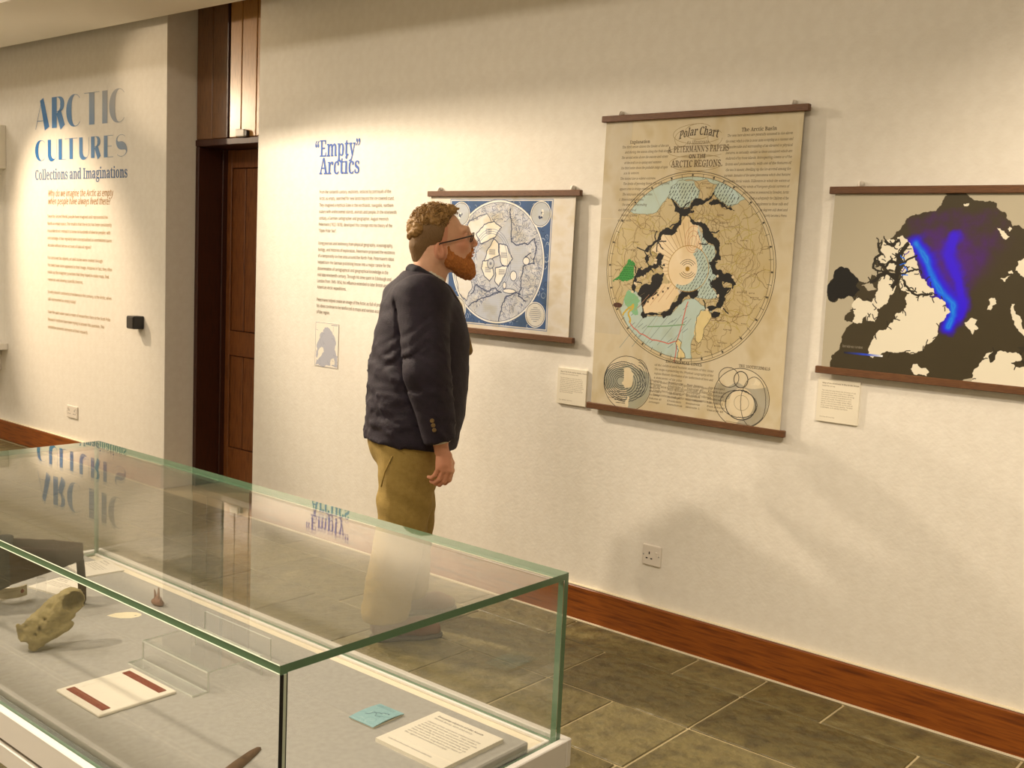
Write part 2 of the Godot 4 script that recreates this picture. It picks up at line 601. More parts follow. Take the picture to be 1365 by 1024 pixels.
func pic_text(p: Pic, s: String, font: String, x: float, y: float, size: float, c: Color, fit := 0.0, center := false, slant := 0.0, bend := 0.0) -> void:
	var T := glyph_tris(s, font, 4.0)
	var w := width_of(T)
	var sx := size if fit <= 0.0 else fit / w
	var x0 := x - w * sx * 0.5 if center else x
	for i in range(0, T.size(), 3):
		var P := PackedVector2Array()
		for k in 3:
			var v := T[i + k]
			var px := x0 + v.x * sx + v.y * size * slant
			var lift := bend * (1.0 - pow((v.x / w - 0.5) * 2.0, 2.0))
			P.append(Vector2(px, y - v.y * size - lift))
		p.poly(P, c)

func outline(key: String, w: int, h: int, rough := 0.0) -> PackedVector2Array:
	var a: Array = PRINTS[key]
	var P := PackedVector2Array()
	for i in range(0, a.size(), 2): P.append(Vector2(a[i] * w / 1000.0, a[i + 1] * h / 1000.0))
	return P if rough <= 0.0 else ragged(P, rough, 3)

func ragged(P: PackedVector2Array, amount: float, times: int, closed := true) -> PackedVector2Array:
	for k in times:
		var Q := PackedVector2Array()
		for i in P.size():
			var a := P[i]
			Q.append(a)
			if i == P.size() - 1 and not closed: break
			var b := P[(i + 1) % P.size()]
			var d := b - a
			if d.length() > 3.0: Q.append((a + b) * 0.5 + Vector2(-d.y, d.x) * rng.randf_range(-amount, amount))
		P = Q
	return P

# ------------------------------------------------------------------ materials
func mat(c: Color, rough := 0.7, metal := 0.0) -> StandardMaterial3D:
	var m := StandardMaterial3D.new()
	m.albedo_color = c
	m.roughness = rough
	m.metallic = metal
	return m

func c8(r: int, g: int, b: int) -> Color:
	return Color8(r, g, b)

func noise_tex(seed_: int, freq: float, size := 512, ramp: Array = [], octaves := 4, bump := 0.0, kind := FastNoiseLite.TYPE_SIMPLEX_SMOOTH) -> NoiseTexture2D:
	var n := FastNoiseLite.new()
	n.seed = seed_
	n.frequency = freq
	n.fractal_octaves = octaves
	n.noise_type = kind
	var t := NoiseTexture2D.new()
	t.width = size
	t.height = size
	t.seamless = true
	if bump > 0.0:
		t.as_normal_map = true
		t.bump_strength = bump
	elif ramp.size():
		var g := Gradient.new()
		g.offsets = PackedFloat32Array()
		g.colors = PackedColorArray()
		var off := PackedFloat32Array()
		var col := PackedColorArray()
		for i in ramp.size():
			off.append(float(i) / (ramp.size() - 1))
			col.append(ramp[i])
		g.offsets = off
		g.colors = col
		t.color_ramp = g
	t.noise = n
	return t

func tri_mat(tex: Texture2D, scale: Vector3, rough := 0.7, world := true) -> StandardMaterial3D:
	var m := mat(Color.WHITE, rough)
	m.albedo_texture = tex
	m.uv1_triplanar = true
	m.uv1_world_triplanar = world
	m.uv1_scale = scale
	return m

func with_bump(m: StandardMaterial3D, tex: Texture2D, strength: float) -> StandardMaterial3D:
	m.normal_enabled = true
	m.normal_texture = tex
	m.normal_scale = strength
	return m

func glass(c: Color, alpha: float) -> StandardMaterial3D:
	var m := mat(Color(c.r, c.g, c.b, alpha), 0.0)
	m.transparency = BaseMaterial3D.TRANSPARENCY_ALPHA
	m.metallic_specular = 0.5
	m.cull_mode = BaseMaterial3D.CULL_DISABLED
	return m

func make_materials() -> void:
	var fine := noise_tex(21, 0.02, 512, [], 4, 6.0)
	M.wall = with_bump(tri_mat(noise_tex(1, 0.006, 512, [c8(228, 222, 210), c8(234, 229, 218)]), Vector3(4.5, 4.5, 4.5), 0.85), fine, 0.16)
	M.ceiling = mat(c8(248, 243, 232), 0.9)
	M.skirt = tri_mat(noise_tex(4, 0.02, 512, [c8(82, 38, 9), c8(122, 62, 15), c8(146, 80, 22), c8(108, 54, 14)], 5), Vector3(0.35, 5.0, 5.0), 0.38)
	M.door = tri_mat(noise_tex(5, 0.02, 512, [c8(74, 38, 17), c8(112, 64, 29), c8(126, 77, 37), c8(92, 50, 22)], 5), Vector3(6.0, 0.5, 6.0), 0.45)
	M.frame_wood = tri_mat(noise_tex(6, 0.02, 512, [c8(44, 18, 10), c8(66, 30, 16), c8(54, 24, 12)], 5), Vector3(6.0, 0.5, 6.0), 0.45)
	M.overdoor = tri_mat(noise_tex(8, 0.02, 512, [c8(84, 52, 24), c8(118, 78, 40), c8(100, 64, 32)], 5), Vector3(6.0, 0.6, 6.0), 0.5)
	M.overdoor_lit = tri_mat(noise_tex(10, 0.02, 512, [c8(146, 102, 48), c8(184, 134, 70), c8(164, 118, 58)], 5), Vector3(6.0, 0.6, 6.0), 0.4)  # paler wood imitates the bright reflection on the right-hand boards
	for w in [M.overdoor, M.overdoor_lit]:
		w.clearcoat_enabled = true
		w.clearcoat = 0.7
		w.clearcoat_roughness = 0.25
	M.walnut = tri_mat(noise_tex(9, 0.025, 512, [c8(60, 36, 20), c8(112, 74, 42), c8(92, 58, 32), c8(128, 88, 52)], 5), Vector3(0.9, 14.0, 14.0), 0.5)
	var stone_bump := noise_tex(31, 0.015, 512, [], 5, 8.0)
	M.stones = []
	for k in 4:
		var v: int = [0, 8, -8, 14][k]
		M.stones.append(with_bump(tri_mat(noise_tex(40 + k, 0.012, 512, [c8(76 + v, 68 + v, 42 + v), c8(98 + v, 88 + v, 54 + v), c8(112 + v, 101 + v, 62 + v), c8(88 + v, 80 + v, 50 + v)], 5), Vector3(1.4, 1.4, 1.4), 0.42), stone_bump, 0.8))
	M.mortar = mat(c8(196, 180, 140), 0.9)
	M.white = mat(c8(238, 234, 226), 0.45)
	M.white_matt = mat(c8(236, 230, 216), 0.8)
	M.cream = mat(c8(236, 226, 200), 0.7)
	M.paper = mat(c8(232, 222, 200), 0.85)
	M.card = mat(c8(238, 232, 214), 0.8)
	M.plastic_w = mat(c8(226, 218, 206), 0.35)
	M.dark = mat(c8(18, 16, 15), 0.5)
	M.black_plastic = mat(c8(34, 32, 31), 0.4)
	M.gasket = mat(c8(22, 20, 16), 0.6)
	M.ink_brown = mat(c8(176, 146, 98), 0.8)
	M.ink = mat(c8(104, 86, 62), 0.8)
	M.ink_blue = mat(c8(60, 94, 168), 0.7)
	M.ink_slate = mat(c8(84, 110, 152), 0.7)
	M.glass = glass(c8(200, 220, 200), 0.02)
	M.glass_edge = mat(c8(104, 138, 108), 0.10)
	M.arris = mat(c8(214, 226, 204), 0.2)
	M.perspex_edge = mat(c8(226, 230, 220), 0.15)  # pale colour painted in for the highlights on clear acrylic edges
	M.glass_edge.metallic_specular = 0.7
	M.perspex = glass(c8(235, 240, 235), 0.05)
	M.deck = tri_mat(noise_tex(12, 0.1, 256, [c8(164, 162, 154), c8(176, 174, 166)], 2), Vector3(3, 3, 3), 0.9)
	M.steel = mat(c8(150, 150, 150), 0.35, 0.9)
	M.lamp_body = mat(c8(230, 228, 224), 0.4)

# ------------------------------------------------------------------ the room's lamps and added lights
func track_spot(at: Vector3, to: Vector3, energy: float, angle: float, c: Color) -> void:
	var lab := ""
	var k: int = names.get("track_spotlight", 0)
	lab = ["white ceiling spotlight aimed at the title lettering", "added unseen spotlight that brightens the boards over the door", "white ceiling spotlight aimed at the section text and the man", "white ceiling spotlight aimed from the left at the tall chart", "white ceiling spotlight aimed at the dark map from the right", "white ceiling spotlight aimed down at the glass display case"][k]
	var o := Node3D.new()
	o.name = numbered("track_spotlight")
	add_child(o, true)
	tag(o, lab, "spotlight")
	o.position = at
	var d := (to - at).normalized()
	var bs := Basis.looking_at(d, Vector3.UP)
	var turn := bs * Basis(Vector3.RIGHT, -PI / 2)   # y of the lathe goes along d
	var t := Transform3D(turn, Vector3.ZERO)
	if (turn * Vector3.UP).dot(d) < 0.0: t = Transform3D(bs * Basis(Vector3.RIGHT, PI / 2), Vector3.ZERO)
	var white := mat(c8(230, 228, 224), 0.4)
	obj("body", lathe(PackedVector2Array([Vector2(0, -0.20), Vector2(0.045, -0.195), Vector2(0.060, -0.18), Vector2(0.064, -0.01), Vector2(0.060, 0.0), Vector2(0.056, 0.0), Vector2(0.056, -0.02)]), t, 24, false), white, o)
	obj("stem", tube(PackedVector3Array([t * Vector3(0, -0.07, 0), Vector3(0, 0.03, 0) + t * Vector3(0, -0.07, 0), Vector3(0, 3.60 - at.y, 0) + (t * Vector3(0, -0.07, 0)) * Vector3(1, 0, 1)]), 0.007), white, o)
	var glow := mat(c8(255, 236, 205), 0.3)
	glow.emission_enabled = true
	glow.emission = c
	glow.emission_energy_multiplier = 3.0
	obj("lens", lathe(PackedVector2Array([Vector2(0, -0.010), Vector2(0.055, -0.016), Vector2(0.055, -0.020), Vector2(0, -0.020)]), t, 24, false), glow, o)
	var l := SpotLight3D.new()
	l.name = "spot_beam"
	l.light_color = c
	l.light_energy = energy
	l.light_size = 0.05
	l.spot_range = 14.0
	l.spot_attenuation = 2.0
	l.spot_angle = angle
	l.spot_angle_attenuation = 0.75
	l.shadow_enabled = true
	o.add_child(l, true)
	l.transform = Transform3D(bs, d * 0.06)

func add_fill_panel(at: Vector3, s: Vector2, energy: float) -> void:  # added, unseen panel that fills the room with even light
	var k: int = names.get("added_fill_panel", 0)
	var o := thing("added_fill_panel", ["added unseen fill panel above the viewer", "added unseen fill panel above the far side of the glass case", "added unseen fill panel in front of the title wall", "added unseen fill panel at the far left end of the room"][k], "fill light", at)
	obj("frame", cbox(Vector3(s.x + 0.05, 0.018, s.y + 0.05), 0.003), mat(c8(225, 225, 220), 0.5), o)
	var glow := mat(c8(255, 244, 226), 0.4)
	glow.emission_enabled = true
	glow.emission = Color(1.0, 0.92, 0.80)
	glow.emission_energy_multiplier = 0.9
	obj("diffuser", cbox(Vector3(s.x, 0.006, s.y), 0.001, Vector3(0, -0.010, 0)), glow, o)
	var l := AreaLight3D.new()
	l.name = "panel_glow"
	l.light_color = Color(1.0, 0.94, 0.86)
	l.light_energy = energy
	l.area_size = s
	l.area_range = 14.0
	l.area_attenuation = 2.0
	l.shadow_enabled = true
	o.add_child(l, true)
	l.transform = Transform3D(Basis(Vector3.RIGHT, -PI / 2), Vector3(0, -0.016, 0))

# ------------------------------------------------------------------ the room
const X_LEFT := -10.6
const X_RIGHT := 2.4
const Z_REAR := 5.4
const NICHE_L := -5.757
const NICHE_R := -4.855

func build_room() -> void:
	struct("wall_left", span(Vector3(X_LEFT, 0, -0.45), Vector3(NICHE_L, 3.70, 0)), M.wall)
	struct("wall_back", span(Vector3(NICHE_R, 0, -0.45), Vector3(X_RIGHT, 3.70, 0)), M.wall)
	struct("wall_recess", span(Vector3(NICHE_L, 0, -0.60), Vector3(NICHE_R, 3.70, -0.46)), M.wall)
	struct("wall_west", span(Vector3(X_LEFT - 0.2, 0, -0.45), Vector3(X_LEFT, 3.70, Z_REAR)), M.wall)
	struct("wall_east", span(Vector3(X_RIGHT, 0, -0.45), Vector3(X_RIGHT + 0.2, 3.70, Z_REAR)), M.wall)
	struct("wall_rear", span(Vector3(X_LEFT - 0.2, 0, Z_REAR), Vector3(X_RIGHT + 0.2, 3.70, Z_REAR + 0.2)), M.wall)
	# a lowered strip of ceiling runs along the display wall and leaves a shadow gap; the room behind it is higher
	var t := Transform3D(Basis(Vector3.RIGHT, PI / 2), Vector3(0, 2.80, 0))
	struct("ceiling", prism(PackedVector2Array([Vector2(X_LEFT, 0.205), Vector2(-4.2, 0.125), Vector2(X_RIGHT, 0.10), Vector2(X_RIGHT, 0.80), Vector2(X_LEFT, 0.80)]), -0.80, 0.0, t), M.ceiling)
	struct("ceiling_upper", span(Vector3(X_LEFT - 0.2, 3.60, -0.6), Vector3(X_RIGHT + 0.2, 3.70, Z_REAR + 0.2)), M.ceiling)
	for s in [["baseboard_left", X_LEFT, NICHE_L - 0.001], ["baseboard_back", NICHE_R + 0.001, X_RIGHT]]:
		var st := start()
		var prof := PackedVector2Array([Vector2(0, 0.006), Vector2(0.020, 0.006), Vector2(0.020, 0.143), Vector2(0.015, 0.149), Vector2(0.0, 0.151)])
		var b := Transform3D(Basis(Vector3(0, 0, 1), Vector3(0, 1, 0), Vector3(-1, 0, 0)), Vector3.ZERO)
		add_prism(st, prof, -s[1], -s[2], b)
		struct(s[0], done(st), M.skirt)
	var tr := mat(c8(232, 220, 190), 0.7)
	struct("trim_1", span(Vector3(NICHE_R, 0.1495, 0.0), Vector3(X_RIGHT, 0.1525, 0.0185)), tr)
	struct("trim_2", span(Vector3(X_LEFT, 0.1495, 0.0), Vector3(NICHE_L, 0.1525, 0.0185)), tr)
	struct("trim_3", span(Vector3(NICHE_R, 0.0, 0.0), Vector3(X_RIGHT, 0.006, 0.026)), tr)

func build_floor() -> void:
	var f := struct("floor", span(Vector3(X_LEFT - 0.2, -0.15, -0.6), Vector3(X_RIGHT + 0.2, -0.004, Z_REAR + 0.2)), M.mortar)
	var rows := [0.028, 0.235, 0.60, 0.985, 1.33, 1.70, 2.06, 2.42, 2.80, 3.16]
	var known := {0: [-0.765, -1.355, -1.65, -1.94, -2.53, -3.02], 1: [-1.02, -1.65, -2.24, -2.90, -3.4], 2: [-1.05, -1.65, -1.95, -2.24, -2.62, -3.05]}
	var rest := start()
	for r in rows.size() - 1:
		var cuts := []
		var x := 0.75
		if known.has(r):
			cuts = [0.75, 0.1, -0.4] if r == 0 else [0.75, 0.2, -0.45]
			cuts.append_array(known[r])
			x = cuts[-1]
		else: cuts = [x]
		while x > -9.0:
			x -= rng.randf_range(0.38, 0.82)
			cuts.append(x)
		for i in cuts.size() - 1:
			var a: float = cuts[i + 1]
			var b: float = cuts[i]
			var g := 0.0042
			var top := rng.randf_range(-0.0008, 0.0008)
			var c := Vector3((a + b) / 2, -0.006 + top, (rows[r] + rows[r + 1]) / 2)
			var s := Vector3(b - a - g * 2, 0.012, rows[r + 1] - rows[r] - g * 2)
			var tilt := Basis(Vector3(rng.randf_range(-1, 1), 0, rng.randf_range(-1, 1)).normalized(), 0.0012)
			obj("flagstone", cbox(s, 0.002, Vector3.ZERO, tilt), M.stones[rng.randi() % 4], f, c)
	# beyond what the photograph shows the paving goes on as one piece
	var z := 3.16
	while z < Z_REAR:
		var x := X_LEFT
		while x < X_RIGHT:
			var w := minf(rng.randf_range(0.38, 0.82), X_RIGHT - x)
			if w > 0.02: add_cbox(rest, Vector3(x + w / 2, -0.006, z + 0.18), Vector3(w - 0.007, 0.012, 0.353), 0.002)
			x += w
		z += 0.36
	for side in [[X_LEFT, -9.6], [0.75, X_RIGHT]]:
		for r in rows.size() - 1:
			var x: float = side[0]
			while x < side[1]:
				var w := minf(rng.randf_range(0.38, 0.82), side[1] - x)
				if w > 0.02: add_cbox(rest, Vector3(x + w / 2, -0.006, (rows[r] + rows[r + 1]) / 2), Vector3(w - 0.007, 0.012, rows[r + 1] - rows[r] - 0.007), 0.002)
				x += w
	var o := obj("flagstone_field", done(rest), M.stones[0], f)
	o.set_meta("kind", "stuff")

func build_door() -> void:
	# a boarded wooden screen in the recess, with a panelled door set deeper in it
	var d := Node3D.new()
	d.name = "door_1"
	add_child(d)
	d.set_meta("kind", "structure")
	var zf := -0.20
	var zd := -0.40
	var x0 := NICHE_L
	var x1 := NICHE_R
	# boards above the door
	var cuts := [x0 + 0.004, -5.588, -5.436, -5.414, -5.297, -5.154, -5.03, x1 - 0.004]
	for i in cuts.size() - 1:
		var a: float = cuts[i]
		var b: float = cuts[i + 1]
		var narrow := b - a < 0.05
		obj("batten" if narrow else "overdoor_board", span(Vector3(a + 0.003, 2.153, zf - 0.06), Vector3(b - 0.003, 3.55, zf + (0.008 if narrow else 0.0)), 0.004), M.frame_wood if narrow else (M.overdoor if a < -5.42 else M.overdoor_lit), d)
	obj("overdoor_backing", span(Vector3(x0, 2.15, zf - 0.24), Vector3(x1, 3.56, zf - 0.061)), M.frame_wood, d)
	obj("head_rail", span(Vector3(x0, 2.112, zf - 0.22), Vector3(x1, 2.152, zf + 0.003), 0.004), M.frame_wood, d)
	for s in [[x0, x0 + 0.034], [x1 - 0.034, x1]]:
		obj("jamb", span(Vector3(s[0], 0, zd - 0.04), Vector3(s[1], 2.112, zf), 0.004), M.frame_wood, d)
	var l := x0 + 0.036
	var r := x1 - 0.036
	obj("door_stop", span(Vector3(l - 0.002, 0, zd - 0.02), Vector3(l + 0.014, 2.111, zd + 0.035), 0.003), M.frame_wood, d)
	# the leaf
	var leaf := obj("door_leaf", span(Vector3(l, 0.006, zd - 0.05), Vector3(r, 2.11, zd - 0.022)), M.frame_wood, d)
	var mid := (l + r) / 2
	var stiles := [[l, l + 0.055], [mid - 0.09, mid + 0.09], [r - 0.055, r]]
	for s in stiles:
		obj("stile", span(Vector3(s[0], 0.006, zd - 0.022), Vector3(s[1], 2.11, zd), 0.003), M.door, leaf)
	var rails := [[0.006, 0.235], [0.83, 0.985], [2.0, 2.11]]
	for y in rails:
		for k in 2:
			var a: float = stiles[k][1]
			var b: float = stiles[k + 1][0]
			obj("rail", span(Vector3(a, y[0], zd - 0.022), Vector3(b, y[1], zd - 0.001), 0.003), M.door, leaf)
	for k in 2:
		for j in 2:
			var a: float = stiles[k][1]
			var b: float = stiles[k + 1][0]
			var n := 2
			for i in n:
				obj("plank", span(Vector3(lerpf(a, b, float(i) / n) + 0.004, rails[j][1] + 0.004, zd - 0.022), Vector3(lerpf(a, b, float(i + 1) / n) - 0.004, rails[j + 1][0] - 0.004, zd - 0.010), 0.004), M.door, leaf)
	var h := obj("door_handle", tube(PackedVector3Array([Vector3(r - 0.07, 1.02, zd), Vector3(r - 0.07, 1.02, zd + 0.05), Vector3(r - 0.19, 1.02, zd + 0.055)]), 0.009), M.steel, d)
	h.set_meta("label", "metal lever handle")
	var s := thing("door_sensor", "small white plastic box on the boards above the brown door", "sensor", Vector3(-5.272, 2.1525, zf))
	obj("housing", cbox(Vector3(0.08, 0.042, 0.028), 0.004, Vector3(0, 0.021, 0.014)), M.white, s)
	obj("magnet", cbox(Vector3(0.018, 0.034, 0.022), 0.003, Vector3(0.052, 0.017, 0.011)), M.black_plastic, s)

# ------------------------------------------------------------------ the title lettering
func ribbon(st: SurfaceTool, P: PackedVector2Array, W: PackedFloat32Array, z: float, k: Callable) -> void:
	# a stroke of changing width; k gives the print colour of a point
	var n := P.size()
	var L := []
	var R := []
	for i in n:
		var d := (P[mini(i + 1, n - 1)] - P[maxi(i - 1, 0)]).normalized()
		var s := Vector2(-d.y, d.x) * W[i] * 0.5
		L.append(P[i] + s)
		R.append(P[i] - s)
	for i in n - 1:
		for q in [[L[i], R[i], R[i + 1]], [L[i], R[i + 1], L[i + 1]]]:
			var a: Vector2 = q[0]
			var b: Vector2 = q[1]
			var c: Vector2 = q[2]
			if (b - a).cross(c - a) > 0.0:
				var t := b
				b = c
				c = t
			for v in [a, b, c]:
				st.set_color(k.call(v))
				st.set_normal(Vector3(0, 0, 1))
				st.add_vertex(Vector3(v.x, v.y, z))

func strokes(ch: String, w: float, h: float) -> Array:
	# strokes of a thick-and-thin display capital: [points, widths]
	var T := minf(h * 0.33, w * 0.48) if ch != "I" else h * 0.31
	var F := h * 0.018
	var out := []
	match ch:
		"A":
			out.append([[Vector2(F, 0), Vector2(w * 0.48, h)], [F, F]])
			out.append([[Vector2(w * 0.46, h * 0.98), Vector2(w - T * 0.5, 0)], [T * 0.75, T * 1.0]])
			out.append([[Vector2(w * 0.12, h * 0.27), Vector2(w * 0.75, h * 0.27)], [F, F]])
		"R":
			out.append([[Vector2(T * 0.5, 0), Vector2(T * 0.5, h)], [T, T]])
			var p := []
			var ww := []
			for i in 15:
				var a := PI * 0.5 - PI * i / 14.0
				p.append(Vector2(w * 0.42 + cos(a) * w * 0.36, h * 0.755 + sin(a) * h * 0.235))
				ww.append(lerpf(F, T * 0.85, pow(cos(a), 2.0)))
			p.insert(0, Vector2(T, h * 0.99))
			ww.insert(0, F)
			p.append(Vector2(T, h * 0.52))
			ww.append(F)
			out.append([p, ww])
			out.append([[Vector2(w * 0.50, h * 0.53), Vector2(w - T * 0.5, 0)], [T * 0.95, T * 1.0]])
		"C":
			var p := []
			var ww := []
			for i in 33:
				var a := deg_to_rad(lerpf(48, 312, i / 32.0))
				p.append(Vector2(w * 0.54 + cos(a) * w * 0.46, h * 0.5 + sin(a) * h * 0.5))
				ww.append(lerpf(F, T * 1.05, pow(maxf(0.0, -cos(a)), 1.5)))
			out.append([p, ww])
		"T":
			out.append([[Vector2(0, h - F * 0.5), Vector2(w, h - F * 0.5)], [F, F]])
			out.append([[Vector2(w * 0.5, 0), Vector2(w * 0.5, h)], [T, T]])
		"I":
			out.append([[Vector2(w * 0.5, 0), Vector2(w * 0.5, h)], [T, T]])
		"U":
			var p := [Vector2(T * 0.5, h), Vector2(T * 0.5, h * 0.62)]
			var ww := [T, T]
			for i in 19:
				var a := PI + PI * i / 18.0
				p.append(Vector2(lerpf(T * 0.5, w - F, (1 + cos(a)) * 0.5), h * 0.30 + sin(a) * h * 0.29))
				ww.append(lerpf(T, F, smoothstep(0.1, 0.75, i / 18.0)))
			p.append(Vector2(w - F, h))
			ww.append(F)
			out.append([p, ww])
		"L":
			out.append([[Vector2(T * 0.5, 0), Vector2(T * 0.5, h)], [T, T]])
			out.append([[Vector2(T, F * 0.5), Vector2(w, F * 0.5)], [F, F]])
		"E":
			out.append([[Vector2(T * 0.5, 0), Vector2(T * 0.5, h)], [T, T]])
			for y in [F * 0.5, h * 0.5, h - F * 0.5]:
				out.append([[Vector2(T, y), Vector2(w if y != h * 0.5 else w * 0.85, y)], [F, F]])
		"S":
			var p := []
			var ww := []
			for i in 41:
				var u := i / 40.0
				var a := deg_to_rad(lerpf(40, 270, u * 2.0)) if u <= 0.5 else deg_to_rad(lerpf(90, -140, (u - 0.5) * 2.0))
				var cy := h * 0.745 if u <= 0.5 else h * 0.255
				p.append(Vector2(w * 0.5 + cos(a) * w * (0.42 if u <= 0.5 else 0.46), cy + sin(a) * h * 0.245))
				ww.append(lerpf(F, T * 1.15, exp(-pow((u - 0.5) / 0.16, 2.0))))
			out.append([p, ww])
	return out

func build_title() -> void:
	var o := thing("title_lettering", "large blue to silver ARCTIC CULTURES title with text below, on the far wall", "wall lettering", Vector3(0, 0, 0.0))
	var vinyl := mat(Color.WHITE, 0.75)
	vinyl.vertex_color_use_as_albedo = true
	var blue := Color8(34, 108, 176).srgb_to_linear()
	var mid := Color8(108, 144, 184).srgb_to_linear()
	var pale := Color8(172, 174, 176).srgb_to_linear()
	var row1 := [["A", -7.40, -7.20], ["R", -7.165, -6.982], ["C", -6.947, -6.758], ["T", -6.73, -6.535], ["I", -6.505, -6.432], ["C", -6.395, -6.205]]
	var row2 := [["C", -7.396, -7.245], ["U", -7.225, -7.10], ["L", -7.073, -6.97], ["T", -6.985, -6.82], ["U", -6.795, -6.668], ["R", -6.642, -6.515], ["E", -6.48, -6.365], ["S", -6.335, -6.20]]
	for r in [[row1, 2.260, 0.205, 0.0], [row2, 2.046, 0.137, -0.28]]:
		for g in r[0]:
			var st := SurfaceTool.new()
			st.begin(Mesh.PRIMITIVE_TRIANGLES)
			var base: float = r[1]
			var shift: float = r[3]
			var k := func(v: Vector2) -> Color:
				var f: float = clampf((v.x + 7.4) / 1.2 + (v.y - base) * 1.1 + shift, 0.0, 1.15)
				return blue.lerp(mid, clampf(f / 0.55, 0.0, 1.0)).lerp(pale, clampf((f - 0.5) / 0.5, 0.0, 1.0))
			for s in strokes(g[0], g[2] - g[1], r[2]):
				var P := PackedVector2Array()
				for v in s[0]: P.append(Vector2(v.x + g[1], v.y + base))
				ribbon(st, P, PackedFloat32Array(s[1]), 0.0015, k)
			obj("letter", st.commit(), vinyl, o)
	var sub := glyph_tris("Collections and Imaginations", "serifb")
	var sx := 1.214 / width_of(sub)
	obj("subtitle", lines_mesh([["Collections and Imaginations", -7.408, 1.914]], "serifb", sx, 0.098), M.ink_slate, o, Vector3(0, 0, 0.0015))
	var q := ["Why do we imagine the Arctic as empty", "when people have always lived there?"]
	sx = 0.86 / width_of(glyph_tris(q[0], "sans"))
	obj("question", lines_mesh([[q[0], -7.227, 1.800], [q[1], -7.227, 1.747]], "sans", sx, 0.062, 0.18), mat(c8(178, 136, 84), 0.8), o, Vector3(0, 0, 0.0015))
	var rows := [["Since the Second World, people have imagined and represented the", 1.655], ["North as empty space. The result is that the Arctic has been consistently", 1.606], ["misunderstood: instead it is home to hundreds of diverse peoples with", 1.556], ["rich heritage. It has regularly been conceptualised as uninhabited space.", 1.506], ["At stake without whose account of natural region?", 1.457],
		["For centuries the objects, art and stories were created through", 1.371], ["the texts have done appeared to their image. Histories in fact, they often", 1.320], ["made up the imaginary practices that they hoped to make maps, find", 1.272], ["resources and develop scientific theories.", 1.221],
		["So why should continents of evidence in this century, is the Arctic, when", 1.134], ["still represented as empty today?", 1.084],
		["Over the past seven years a team of researchers here at the Scott Polar", 0.995], ["Research Institute have been trying to answer this question. This", 0.942], ["exhibition presents elements of their research.", 0.889]]
	var L := []
	for r in rows: L.append([r[0], -7.232, r[1]])
	sx = 0.85 / width_of(glyph_tris(rows[1][0], "sans"))
	obj("paragraphs", lines_mesh(L, "sans", sx, 0.030), M.ink_brown, o, Vector3(0, 0, 0.0015))

